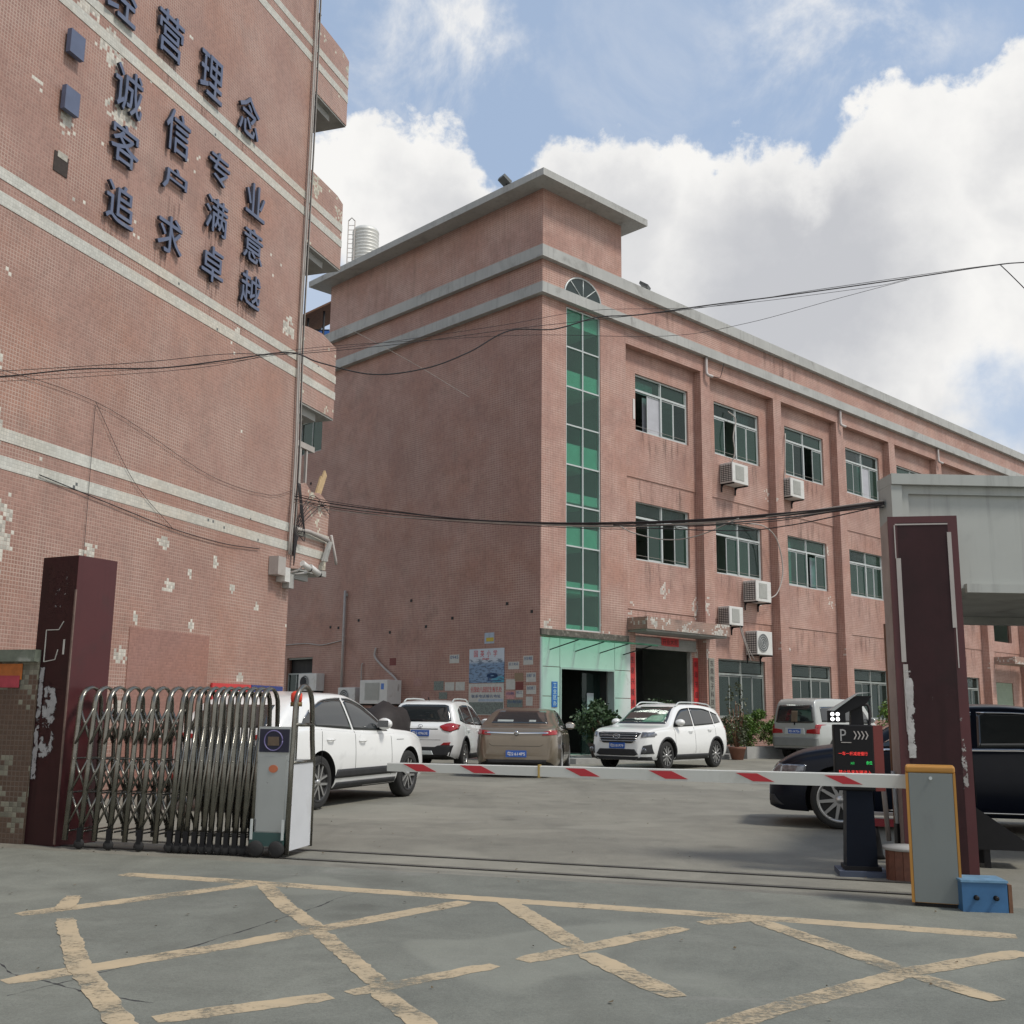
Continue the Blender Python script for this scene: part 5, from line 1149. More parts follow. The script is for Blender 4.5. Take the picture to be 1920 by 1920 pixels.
def car(name, label, cat, loc, az, sp, group='parked cars in the yard'):
    root = thing(name, label, cat, (loc[0], loc[1], 0), R(90-az), group)
    top, belt, wid, bot = sp['top'], sp['belt'], sp['wid'], sp['bot']; x0, x1 = top[0][0], top[-1][0]
    xs = set(); n = 90
    for i in range(n+1): xs.add(round(x0+(x1-x0)*(.5-.5*cos(pi*i/n)), 4))
    xs = sorted(xs); tum = sp.get('tumble', .36); V_, F_ = [], []
    ring_n = None
    for x_ in xs:
        tz, bz, w_, lz = interp(top, x_), interp(belt, x_), interp(wid, x_), interp(bot, x_)
        bz = min(bz, tz-.015); gh = tz-bz; rw = max(.3, .94*w_-tum*gh)
        dz = min(.085, .3*gh)
        P = [(0, lz), (.80*w_, lz), (.94*w_, lz+.05), (.995*w_, lz+.30*(bz-lz)), (1.0*w_, lz+.55*(bz-lz)), (.985*w_, lz+.80*(bz-lz)), (.965*w_, bz-.035), (.94*w_, bz+.0*gh),
             ((.94*w_+rw)/2+.01, bz+gh*.5-dz*.5), (rw, tz-dz), (rw*.86, tz-dz*.35), (rw*.5, tz-.012*min(1, gh*3)), (0, tz)]
        # Catmull-Rom through the ring
        Q = [P[0]]
        for j in range(len(P)-1):
            a, b_, c_, d_ = P[max(j-1, 0)], P[j], P[j+1], P[min(j+2, len(P)-1)]
            for t_ in (.25, .5, .75, 1.):
                Q.append(tuple(.5*((2*b_[q])+(c_[q]-a[q])*t_+(2*a[q]-5*b_[q]+4*c_[q]-d_[q])*t_*t_+(3*b_[q]-a[q]-3*c_[q]+d_[q])*t_**3) for q in (0, 1)))
        full = [(x_, -p[0], p[1]) for p in Q]+[(x_, p[0], p[1]) for p in reversed(Q[1:-1])]
        ring_n = len(full); V_ += full
    ns = len(xs)
    for i in range(ns-1):
        for j in range(ring_n):
            a = i*ring_n+j; b_ = i*ring_n+(j+1) % ring_n; F_.append((a, b_, b_+ring_n, a+ring_n))
    F_.append(tuple(reversed(range(ring_n)))); F_.append(tuple((ns-1)*ring_n+j for j in range(ring_n)))
    me = bpy.data.meshes.new('body'); me.from_pydata(V_, [], F_); bm = bmesh.new(); bm.from_mesh(me); bmesh.ops.recalc_face_normals(bm, faces=bm.faces); bm.to_mesh(me); bm.free()
    for p_ in me.polygons: p_.use_smooth = True
    body = link('body', me, root); me.materials.append(sp['paint']); me.materials.append(m_under)
    # wheel wells
    wr = sp['wr']; aw = sp.get('arch', wr*1.16); tr = sp['track']
    cut = MB()
    for ax in sp['axles']:
        for s_ in (-1, 1):
            y0, y1 = sorted((s_*(tr-.30), s_*(tr+.5)))
            cut.lathe([(aw, y0), (aw, y1)], (ax, 0, sp.get('wz', wr)), 'y', 40)
    cme = cut.mesh('cut', m_under); bm = bmesh.new(); bm.from_mesh(cme); bmesh.ops.recalc_face_normals(bm, faces=bm.faces); bm.to_mesh(cme); bm.free()
    co_ = bpy.data.objects.new('cut', cme); COL.objects.link(co_)
    body.parent = None; md = body.modifiers.new('b', 'BOOLEAN'); md.operation = 'DIFFERENCE'; md.object = co_; md.solver = 'EXACT'
    dg = bpy.context.evaluated_depsgraph_get(); me2 = bpy.data.meshes.new_from_object(body.evaluated_get(dg)); body.modifiers.clear(); body.data = me2; bpy.data.objects.remove(co_); body.parent = root
    me2.name = 'body'; box_uv(me2)
    for p_ in me2.polygons:
        c_ = p_.center
        for ax in sp['axles']:
            if math.hypot(c_.x-ax, c_.z-sp.get('wz', wr)) < aw+.004 and abs(c_.y) < tr+.3 and not (abs(p_.normal.y) > .75 and abs(c_.y) > tr+.02): p_.material_index = 1; p_.use_smooth = False
        if c_.z < interp(bot, c_.x)+.02 or (p_.normal.z < -.6): p_.material_index = 1
    me2.set_sharp_from_angle(angle=R(38)) if hasattr(me2, 'set_sharp_from_angle') else None
    bvh = BVHTree.FromPolygons(V_, F_)
    def hit(o_, d_):
        h = bvh.ray_cast(Vector(o_), Vector(d_)); return (h[0], h[1]) if h[0] else (None, None)
    def patch(nm, lo, hi, mat, view, parent=root, nu=20, nv=7, off=.006, label=None):
        """sheet laid on the body between outline curves lo and hi; view 'L','R' (points x,z), 'F','B' (points y,z), 'T' (points x,y)"""
        lo = [Vector((p[0], p[1], 0)) for p in lo]; hi = [Vector((p[0], p[1], 0)) for p in hi]
        def samp(c_, u):
            L_ = [0]
            for i in range(len(c_)-1): L_.append(L_[-1]+(c_[i+1]-c_[i]).length)
            t_ = u*L_[-1]
            for i in range(len(c_)-1):
                if t_ <= L_[i+1]+1e-9: return c_[i].lerp(c_[i+1], (t_-L_[i])/max(1e-9, L_[i+1]-L_[i]))
            return c_[-1]
        top_, und = [], []
        for j in range(nv+1):
            for i in range(nu+1):
                p = samp(lo, i/nu).lerp(samp(hi, i/nu), j/nv)
                if view in 'LR': s_ = 1 if view == 'L' else -1; o_ = (p.x, s_*3, p.y); d_ = (0, -s_, 0)
                elif view in 'FB': s_ = 1 if view == 'F' else -1; o_ = (s_*5, p.x, p.y); d_ = (-s_, 0, 0)
                else: o_ = (p.x, p.y, 4); d_ = (0, 0, -1)
                h, nr = hit(o_, d_)
                if h is None: h = Vector(o_)+Vector(d_)*(3-.8 if view in 'LR' else 5-x1 if view == 'F' else 5+x0); nr = -Vector(d_)
                if nr.dot(Vector(d_)) > 0: nr = -nr
                top_.append(h+nr*off); und.append(h-nr*.004)
        b_ = MB(); b_.smooth = True; b_.v = [tuple(q) for q in top_+und]; N = len(top_); flip = view in 'LB'
        for j in range(nv):
            for i in range(nu):
                a = j*(nu+1)+i; f = (a, a+1, a+nu+2, a+nu+1); b_.face(tuple(reversed(f)) if flip else f)
        rim = list(range(nu+1))+[(j+1)*(nu+1)-1 for j in range(1, nv+1)]+[nv*(nu+1)+i for i in range(nu-1, -1, -1)]+[j*(nu+1) for j in range(nv-1, 0, -1)]
        b_.smooth = False
        for k in range(len(rim)):
            a, c_ = rim[k], rim[(k+1) % len(rim)]; f = (a, a+N, c_+N, c_); b_.face(tuple(reversed(f)) if flip else f)
        return b_.build(nm, mat, parent, label=label)
    # wheels
    rr = sp.get('rim', .74)
    def wheel_meshes():
        T = MB(); w_ = .22; T.lathe([(wr*rr, -w_/2+.01), (wr*.86, -w_/2), (wr*.97, -w_/2+.02), (wr, -w_/2+.05), (wr, w_/2-.05), (wr*.97, w_/2-.02), (wr*.86, w_/2), (wr*rr, w_/2-.01)], (0, 0, 0), 'y', 36, False)
        T.lathe([(wr*rr-.01, -.07), (.01, -.07)], (0, 0, 0), 'y', 24, False); tyre = T.mesh('tyre', m_tyre)
        Rm = MB(); Rm.lathe([(wr*rr+.006, -w_/2+.004), (wr*rr-.012, -w_/2-.004), (wr*rr-.03, -w_/2+.02), (wr*rr-.03, -.02), (.02, -.01)], (0, 0, 0), 'y', 36, False); Rm.cur = 1
        Rm.lathe([(.001, -w_/2-.002), (.03, -w_/2), (.055, -w_/2+.02), (.06, -.04)], (0, 0, 0), 'y', 18, False); rim_ = Rm.mesh('rim', [m_rim, m_rim]); rim_.materials[0] = m_rimd if sp.get('darkrim') else m_rim
        sk = MB(); ro = wr*rr-.015
        if sp.get('split', True):
            for s_ in (-1, 1): sk.prism([(s_*.012, .03), (s_*.045, .04), (s_*.075, ro), (s_*.045, ro)] if s_ > 0 else [(-.045, .04), (-.012, .03), (-.045, ro), (-.075, ro)], 'y', -w_/2+.012, -w_/2+.045)
        else: sk.prism([(-.022, .03), (.022, .03), (.016, ro), (-.016, ro)], 'y', -w_/2+.012, -w_/2+.045)
        return tyre, rim_, sk.mesh('spoke', m_rim)
    ty, ri, sk = wheel_meshes()
    for ax in sp['axles']:
        for s_ in (-1, 1):
            w = link('wheel', ri, root, loc=(ax, s_*tr, sp.get('wz', wr)-(.0)), rot=(0, 0, 0 if s_ < 0 else pi))
            link('tyre', ty, w); nsp = sp.get('spokes', 5)
            for k in range(nsp): link('spoke', sk, w, rot=(0, 2*pi*k/nsp+.2, 0))
    ctx = dict(root=root, patch=patch, hit=hit, body=body)
    # common details
    for view in 'LR':
        for wd in sp['windows']:
            o_ = patch('window', wd[0], wd[1], m_cglass, view)
            if sp.get('trim'):
                s_ = 1 if view == 'L' else -1; b_ = MB()
                for crv in (wd[1],):
                    pts_ = []
                    for p in smooth_path([(q[0], q[1], 0) for q in crv], 4):
                        h, nr = hit((p.x, s_*3, p.y), (0, -s_, 0))
                        if h: pts_.append(h+Vector((0, s_*.008, 0)))
                    if len(pts_) > 2: b_.tube(pts_, .009, 5)
                if b_.v: b_.build('window_trim', sp['trim'], root)
        for x_, z0_, z1_, sl_ in sp.get('seams', []):
            patch('door_seam', [(x_-.004, z0_), (x_-.004+sl_, z1_)], [(x_+.004, z0_), (x_+.004+sl_, z1_)], m_under, view, nu=14, nv=1, off=.002)
        for x_, z_ in sp.get('handles', []):
            s_ = 1 if view == 'L' else -1; h, nr = hit((x_, s_*3, z_), (0, -s_, 0))
            if h: MB().tube(smooth_path([(x_-.09, h.y-.0*s_, z_), (x_-.06, h.y+s_*.035, z_+.005), (x_+.06, h.y+s_*.035, z_+.005), (x_+.09, h.y, z_)], 3), .014, 6).build('door_handle', sp.get('handle_mat', sp['paint']), root)
        if sp.get('mirror'):
            x_, z_ = sp['mirror']; s_ = 1 if view == 'L' else -1; h, nr = hit((x_, s_*3, z_), (0, -s_, 0))
            b_ = MB(); y_ = h.y+s_*.13; b_.smooth = True
            b_.lathe([(.01, x_-.075), (.085, x_-.07), (.1, x_-.03), (.085, x_+.04), (.04, x_+.09), (.01, x_+.10)], (0, 0, 0), 'x', 14); me_ = b_.mesh('mirror', sp['paint'])
            for v in me_.vertices: v.co.y = y_+v.co.y*1.25; v.co.z = z_+.05+v.co.z*.9
            mo = link('mirror', me_, root); MB().tube([(x_, h.y-.02*s_, z_-.03), (x_, y_, z_-.02)], .025, 6).build('mirror_arm', m_blackp, mo)
            MB().box(x_-.078, x_-.074, y_-.09, y_+.09, z_, z_+.1).build('mirror_glass', m_chrome, mo)
        if sp.get('sill'):
            for (a, c_, z0_, z1_) in sp['sill']: patch('side_cladding', [(a, z0_), (c_, z0_)], [(a+.05, z1_), (c_-.05, z1_)], m_clad, view, nu=26, nv=3, off=.012)
        if sp.get('archtrim'):
            for ax in sp['axles']:
                wz = sp.get('wz', wr); arc_o = [(ax+(aw+.05)*cos(a), wz+(aw+.05)*sin(a)) for a in np.linspace(pi+.1, -.1, 24)]; arc_i = [(ax+(aw+.002)*cos(a), wz+(aw+.002)*sin(a)) for a in np.linspace(pi+.1, -.1, 24)]
                patch('arch_trim', arc_i, arc_o, m_clad, view, nu=30, nv=1, off=.012)
        if sp.get('rails'):
            s_ = 1 if view == 'L' else -1; a, c_ = sp['rails']; pts_ = []
            for i in range(11):
                x_ = a+(c_-a)*i/10; wv = (interp(wid, x_)*.94-tum*(interp(top, x_)-interp(belt, x_)))*.9*s_; h, nr = hit((x_, wv, 4), (0, 0, -1)); lift = .0 if i in (0, 10) else .05
                pts_.append((x_, wv, h.z+lift+.01))
            MB().tube(smooth_path(pts_, 3), .018, 6).build('roof_rail', m_alu, root)
    for wd in sp.get('front', []): patch(wd[0], wd[1], wd[2], wd[3], 'F', nu=22, nv=8, off=wd[4] if len(wd) > 4 else .006)
    for wd in sp.get('rear', []): patch(wd[0], wd[1], wd[2], wd[3], 'B', nu=22, nv=8, off=wd[4] if len(wd) > 4 else .006)
    for end, tx, z_ in sp.get('plates', []):
        s_ = 1 if end == 'F' else -1; h, nr = hit((s_*5, .12, z_), (-s_, 0, 0)); x_ = h.x+s_*.02
        pl = MB().box(min(x_, x_-s_*.03), max(x_, x_-s_*.03), -.22, .22, z_-.07, z_+.07).build('number_plate', m_plate, root)
        text_obj('lettering', tx, .38, .085, pl, (x_+s_*.003, 0, z_), (pi/2, 0, s_*pi/2), mwt, .003, .01)
    return ctx
def curve(*p): return list(p)
mir = lambda c_: [(-a, b_) for a, b_ in reversed(c_)]
WHITE = paint('car_white', (.74, .75, .73)); GOLD = paint('car_bronze', (.20, .165, .12), .55, .32); SILV = paint('car_silver', (.40, .42, .40), .25, .4); NAVY = pbr('car_navy', (.003, .005, .012), .3, 0, var=.04, coat=.06, spec=.22)
# --- white coupe-roofed SUV nearest the gate
suv = dict(paint=WHITE, wr=.365, wz=.365, arch=.43, track=.83, axles=(-1.36, 1.45), rim=.72, spokes=5, darkrim=True,
    top=[(-2.34, .62), (-2.32, .92), (-2.25, 1.10), (-2.05, 1.32), (-1.8, 1.47), (-1.4, 1.565), (-.9, 1.61), (-.4, 1.61), (.05, 1.53), (.45, 1.36), (.84, 1.13), (1.0, 1.09), (1.6, 1.04), (2.05, .92), (2.25, .78), (2.34, .60)],
    belt=[(-2.34, .55), (-2.3, .85), (-2.1, 1.02), (-1.7, 1.10), (-1.0, 1.08), (0, 1.03), (1.0, 1.0), (1.6, .97), (2.1, .84), (2.34, .5)],
    wid=[(-2.34, .62), (-2.28, .80), (-2.1, .90), (-1.5, .965), (-.8, .955), (.5, .95), (1.4, .965), (2.0, .90), (2.25, .76), (2.34, .55)],
    bot=[(-2.34, .38), (-2.1, .28), (-1.5, .24), (1.5, .24), (2.1, .24), (2.34, .32)],
    windows=[(curve((-1.82, 1.12), (-1.50, 1.12)), curve((-1.72, 1.22), (-1.53, 1.34))), (curve((-1.47, 1.12), (-.42, 1.07)), curve((-1.47, 1.36), (-1.1, 1.475), (-.7, 1.515), (-.50, 1.52))), (curve((-.36, 1.065), (.74, 1.04)), curve((-.44, 1.52), (-.2, 1.51), (.1, 1.43), (.42, 1.27), (.68, 1.07)))],
    trim=m_chrome, seams=[(-1.38, .62, 1.08, .05), (-.38, .42, 1.05, .02), (.80, .38, 1.0, .0)], handles=[(-1.12, .93), (-.16, .90)], handle_mat=WHITE, mirror=(.46, 1.10),
    sill=[(-.95, 1.0, .40, .52), (-.92, 1.02, .245, .34)],
    rear=[('rear_window', curve((-.62, 1.10), (.62, 1.10)), curve((-.52, 1.40), (.52, 1.40)), m_cglass), ('tail_light', curve((-.86, .93), (-.42, .95)), curve((-.85, 1.03), (-.42, 1.0)), m_tail, .012), ('tail_light', curve((.42, .95), (.86, .93)), curve((.42, 1.0), (.85, 1.03)), m_tail, .012), ('bumper_insert', curve((-.7, .40), (.7, .40)), curve((-.7, .52), (.7, .52)), m_clad, .008)],
    front=[('windscreen', curve((-.68, 1.12), (.68, 1.12)), curve((-.54, 1.52), (.54, 1.52)), m_cglass), ('headlight', curve((-.80, .78), (-.48, .80)), curve((-.78, .92), (-.5, .90)), m_head), ('headlight', curve((.48, .80), (.80, .78)), curve((.5, .90), (.78, .92)), m_head), ('grille', curve((-.5, .48), (.5, .48)), curve((-.55, .68), (.55, .68)), m_clad)])
c1 = car('white_suv', 'shiny white coupe-roofed suv parked alone by the folding gate drive box', 'car', (-3.00, 16.86), 20.5, suv)
for v_ in 'LR': c1['patch']('tail_light', [(-2.27, .95), (-1.98, .93)], [(-2.25, 1.01), (-2.02, 1.04)], m_tail, v_, off=.01, nu=8, nv=4)
for v_ in 'LR': c1['patch']('trim_line', [(.98, .905), (1.22, .905)], [(.98, .912), (1.22, .912)], m_under, v_, off=.003, nu=6, nv=1)
# --- white crossover seen from behind
tuc = dict(paint=WHITE, wr=.35, arch=.41, track=.79, axles=(-1.30, 1.34), spokes=5,
    top=[(-2.18, .45), (-2.17, .62), (-2.15, .90), (-2.10, 1.02), (-2.0, 1.10), (-1.82, 1.42), (-1.70, 1.58), (-1.4, 1.63), (-.6, 1.655), (0, 1.65), (.4, 1.58), (1.1, 1.14), (1.3, 1.06), (1.8, .98), (2.1, .82), (2.2, .6)],
    belt=[(-2.18, .40), (-2.15, .85), (-2.0, 1.03), (-1.6, 1.10), (-1.0, 1.06), (0, 1.0), (1.0, .97), (1.7, .92), (2.1, .75), (2.2, .5)],
    wid=[(-2.18, .70), (-2.12, .80), (-1.95, .87), (-1.4, .91), (0, .905), (1.3, .91), (1.9, .84), (2.1, .72), (2.2, .55)],
    bot=[(-2.18, .34), (-1.9, .27), (-1.3, .24), (1.5, .24), (2.2, .3)],
    windows=[(curve((-1.62, 1.16), (-1.25, 1.10)), curve((-1.50, 1.40), (-1.27, 1.47))), (curve((-1.2, 1.09), (-.12, 1.05)), curve((-1.2, 1.49), (-.8, 1.53), (-.2, 1.53))), (curve((-.06, 1.05), (.95, 1.03)), curve((-.12, 1.53), (.3, 1.47), (.62, 1.3), (.9, 1.07)))],
    seams=[(-1.22, .45, 1.06, .05), (-.08, .4, 1.03, .02), (.92, .36, 1.0, 0)], handles=[(-1.0, .93), (.1, .9)], mirror=(.72, 1.07), sill=[(-.9, .95, .26, .38)], archtrim=True, rails=(-1.5, .3),
    rear=[('rear_window', curve((-.70, 1.16), (-.62, 1.13), (.62, 1.13), (.70, 1.16)), curve((-.58, 1.50), (-.5, 1.53), (.5, 1.53), (.58, 1.50)), m_cglass), ('tail_light', curve((-.86, .97), (-.72, .90), (-.56, .93), (-.46, 1.02)), curve((-.86, 1.06), (-.76, 1.10), (-.6, 1.09), (-.46, 1.03)), m_tail, .014), ('tail_light', curve((.46, 1.02), (.56, .93), (.72, .90), (.86, .97)), curve((.46, 1.03), (.6, 1.09), (.76, 1.10), (.86, 1.06)), m_tail, .014),
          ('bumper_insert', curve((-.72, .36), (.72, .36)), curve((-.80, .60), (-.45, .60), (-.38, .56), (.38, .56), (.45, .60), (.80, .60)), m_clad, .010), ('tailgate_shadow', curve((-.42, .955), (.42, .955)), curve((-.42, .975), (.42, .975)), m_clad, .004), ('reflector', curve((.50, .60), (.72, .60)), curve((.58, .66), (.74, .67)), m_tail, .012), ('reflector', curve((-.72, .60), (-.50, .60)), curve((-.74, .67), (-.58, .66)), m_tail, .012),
          ('skid_plate', curve((-.34, .38), (.34, .38)), curve((-.3, .47), (.3, .47)), m_alu, .014), ('wiper', curve((-.02, 1.155), (.3, 1.16)), curve((-.02, 1.19), (.3, 1.175)), m_blackp, .02), ('bumper_line', curve((-.5, .715), (.5, .715)), curve((-.5, .722), (.5, .722)), m_under, .002)],
    front=[('windscreen', curve((-.66, 1.12), (.66, 1.12)), curve((-.54, 1.55), (.54, 1.55)), m_cglass)], plates=[('B', '粤S·0963E', .87)])
c2 = car('white_crossover', 'white crossover seen from behind with red tail lights, parked nose to the gable wall', 'car', (-1.68, 27.9), 11, tuc)
MB().tube([(-2.135+.0, .055*cos(a), 1.035+.03*sin(a)) for a in np.linspace(0, 2*pi, 13)], .007, 5).build('emblem', m_chrome, c2['root']); MB().tube([(-2.14, -.02, 1.01), (-2.14, .02, 1.06)], .006, 5).build('emblem', m_chrome, c2['root'])
MB().tube([(-1.4, 0, 1.62), (-1.48, 0, 1.70)], .012, 5).build('antenna', m_blackp, c2['root'])
# --- bronze sedan from behind
sed = dict(paint=GOLD, wr=.34, arch=.395, track=.80, axles=(-1.38, 1.36), spokes=9, split=False,
    top=[(-2.42, .50), (-2.40, .85), (-2.34, 1.03), (-2.2, 1.07), (-1.9, 1.10), (-1.45, 1.27), (-1.0, 1.41), (-.5, 1.475), (0, 1.47), (.4, 1.39), (1.05, 1.06), (1.25, .99), (1.9, .90), (2.2, .78), (2.38, .58)],
    belt=[(-2.42, .45), (-2.38, .85), (-2.2, .98), (-1.6, 1.02), (-.8, .99), (.3, .95), (1.2, .92), (1.9, .83), (2.38, .45)],
    wid=[(-2.42, .70), (-2.36, .80), (-2.15, .88), (-1.5, .925), (0, .92), (1.3, .92), (2.0, .84), (2.25, .70), (2.38, .5)],
    bot=[(-2.42, .32), (-2.1, .22), (-1.3, .19), (1.5, .19), (2.38, .26)],
    windows=[(curve((-1.42, 1.08), (-1.05, 1.04)), curve((-1.35, 1.13), (-1.05, 1.27))), (curve((-1.0, 1.03), (-.05, 1.0)), curve((-1.0, 1.29), (-.6, 1.37), (-.1, 1.38))), (curve((0, 1.0), (.98, .98)), curve((-.04, 1.38), (.3, 1.30), (.9, 1.02)))],
    seams=[(-1.05, .4, 1.0, .03), (-.02, .35, .98, .02), (.95, .33, .95, 0)], handles=[(-.85, .90), (.2, .88)], mirror=(.75, 1.02), trim=m_chrome,
    rear=[('rear_window', curve((-.62, 1.13), (.62, 1.13)), curve((-.52, 1.40), (.52, 1.40)), m_cglass), ('tail_light', curve((-.86, .90), (-.55, .88)), curve((-.84, 1.00), (-.58, .96)), m_tail, .012), ('tail_light', curve((.55, .88), (.86, .90)), curve((.58, .96), (.84, 1.00)), m_tail, .012), ('chrome_strip', curve((-.68, .922), (0, .905), (.68, .922)), curve((-.68, .947), (0, .935), (.68, .947)), m_chrome, .022),
          ('lower_insert', curve((-.62, .30), (.62, .30)), curve((-.65, .38), (.65, .38)), m_clad, .008), ('trunk_seam', curve((-.58, .70), (-.52, .655), (.52, .655), (.58, .70)), curve((-.58, .708), (-.52, .663), (.52, .663), (.58, .708)), m_under, .002), ('parcel_glow', curve((-.35, 1.16), (-.2, 1.16)), curve((-.35, 1.2), (-.2, 1.2)), m_alud, .008), ('parcel_glow', curve((.15, 1.16), (.5, 1.16)), curve((.15, 1.2), (.5, 1.2)), m_alud, .008)],
    front=[('windscreen', curve((-.66, 1.02), (.66, 1.02)), curve((-.54, 1.38), (.54, 1.38)), m_cglass)], plates=[('B', '粤S·614P5', .50)])
c3 = car('bronze_sedan', 'bronze gold saloon seen from behind parked by the building corner', 'car', (.42, 25.9), 6.5, sed)
MB().lathe([(.045, 0), (.05, -.012), (.02, -.016)], (-2.42, 0, .93), 'x', 18).build('emblem', m_chrome, c3['root'])
# --- white crossover facing the camera
gs = dict(paint=WHITE, wr=.355, arch=.415, track=.79, axles=(-1.33, 1.32), spokes=6, darkrim=True,
    top=[(-2.25, .5), (-2.22, .85), (-2.12, 1.08), (-1.95, 1.38), (-1.8, 1.56), (-1.4, 1.62), (-.6, 1.665), (0, 1.66), (.4, 1.58), (1.08, 1.14), (1.3, 1.085), (1.8, 1.03), (2.05, .96), (2.18, .82), (2.22, .70), (2.25, .5)],
    belt=[(-2.25, .45), (-2.18, .92), (-1.9, 1.06), (-1.3, 1.08), (0, 1.02), (1.0, 1.0), (1.6, .97), (2.05, .88), (2.25, .45)],
    wid=[(-2.25, .62), (-2.15, .80), (-1.9, .88), (-1.3, .925), (0, .92), (1.3, .93), (1.85, .88), (2.08, .80), (2.2, .70), (2.25, .62)],
    bot=[(-2.25, .36), (-1.9, .27), (-1.3, .24), (1.5, .24), (2.25, .26)],
    windows=[(curve((-1.75, 1.18), (-1.33, 1.14)), curve((-1.68, 1.38), (-1.33, 1.46))), (curve((-1.28, 1.13), (-.2, 1.08)), curve((-1.28, 1.47), (-.9, 1.53), (-.25, 1.54))), (curve((-.14, 1.08), (.95, 1.05)), curve((-.2, 1.54), (.25, 1.49), (.6, 1.31), (.9, 1.09)))],
    seams=[(-1.3, .5, 1.1, .02), (-.15, .4, 1.05, .02), (.93, .38, 1.02, 0)], handles=[(-.95, .98), (.1, .94)], mirror=(.76, 1.12), sill=[(-.9, .9, .25, .38)], archtrim=True, rails=(-1.6, .35), trim=m_blackp,
    front=[('windscreen', curve((-.70, 1.13), (.70, 1.13)), curve((-.56, 1.56), (.56, 1.56)), m_cglass), ('grille', curve((-.50, .74), (-.42, .66), (.42, .66), (.50, .74)), curve((-.62, .90), (-.5, .92), (.5, .92), (.62, .90)), m_clad, .012), ('headlight', curve((-.86, .82), (-.64, .80)), curve((-.84, .93), (-.64, .92)), m_head, .014), ('headlight', curve((.64, .80), (.86, .82)), curve((.64, .92), (.84, .93)), m_head, .014),
           ('intake', curve((-.60, .40), (-.5, .36), (.5, .36), (.60, .40)), curve((-.50, .52), (.50, .52)), m_clad, .008), ('fog_bezel', curve((-.86, .42), (-.66, .40)), curve((-.84, .64), (-.70, .60)), m_clad, .010), ('fog_bezel', curve((.66, .40), (.86, .42)), curve((.70, .60), (.84, .64)), m_clad, .010), ('skirt', curve((-.80, .25), (.80, .25)), curve((-.82, .34), (.82, .34)), m_clad, .008)],
    rear=[('rear_window', curve((-.66, 1.15), (.66, 1.15)), curve((-.55, 1.52), (.55, 1.52)), m_cglass)], plates=[('F', '粤S·81P79', .60)])
c4_ = car('white_crossover', 'white crossover with chrome grille parked facing the camera in front of the roller door', 'car', (4.03, 29.12), -142.5, gs)
for z_ in (.71, .77, .83, .885): c4_['patch']('grille_bar', [(-.52, z_-.008), (.52, z_-.008)], [(-.52, z_+.008), (.52, z_+.008)], m_chrome, 'F', off=.024, nu=20, nv=1)
MB().tube([(2.275, .09*cos(a), .82+.055*sin(a)) for a in np.linspace(0, 2*pi, 17)], .010, 5).build('emblem', m_chrome, c4_['root']); MB().tube([(2.275, -.05, .81), (2.275, 0, .84), (2.275, .05, .81)], .007, 5).build('emblem', m_chrome, c4_['root'])
for v_ in 'LR': c4_['patch']('headlight', [(1.78, .86), (2.08, .82)], [(1.80, .90), (2.08, .92)], m_head, v_, off=.010, nu=8, nv=4); c4_['patch']('tail_light', [(-2.14, .98), (-1.98, .98)], [(-2.10, 1.06), (-1.98, 1.08)], m_tail, v_, off=.01, nu=6, nv=4)
for s_ in (-1, 1): MB().lathe([(.001, .0), (.055, .0), (.06, -.02)], (2.235, s_*.76, .50), 'x', 14).build('fog_lamp', m_head, c4_['root'])
c4_['patch']('windscreen_reflection', [(-.05, 1.16), (.6, 1.16)], [(.15, 1.34), (.55, 1.38)], m_reflection, 'F', off=.007, nu=8, nv=5)
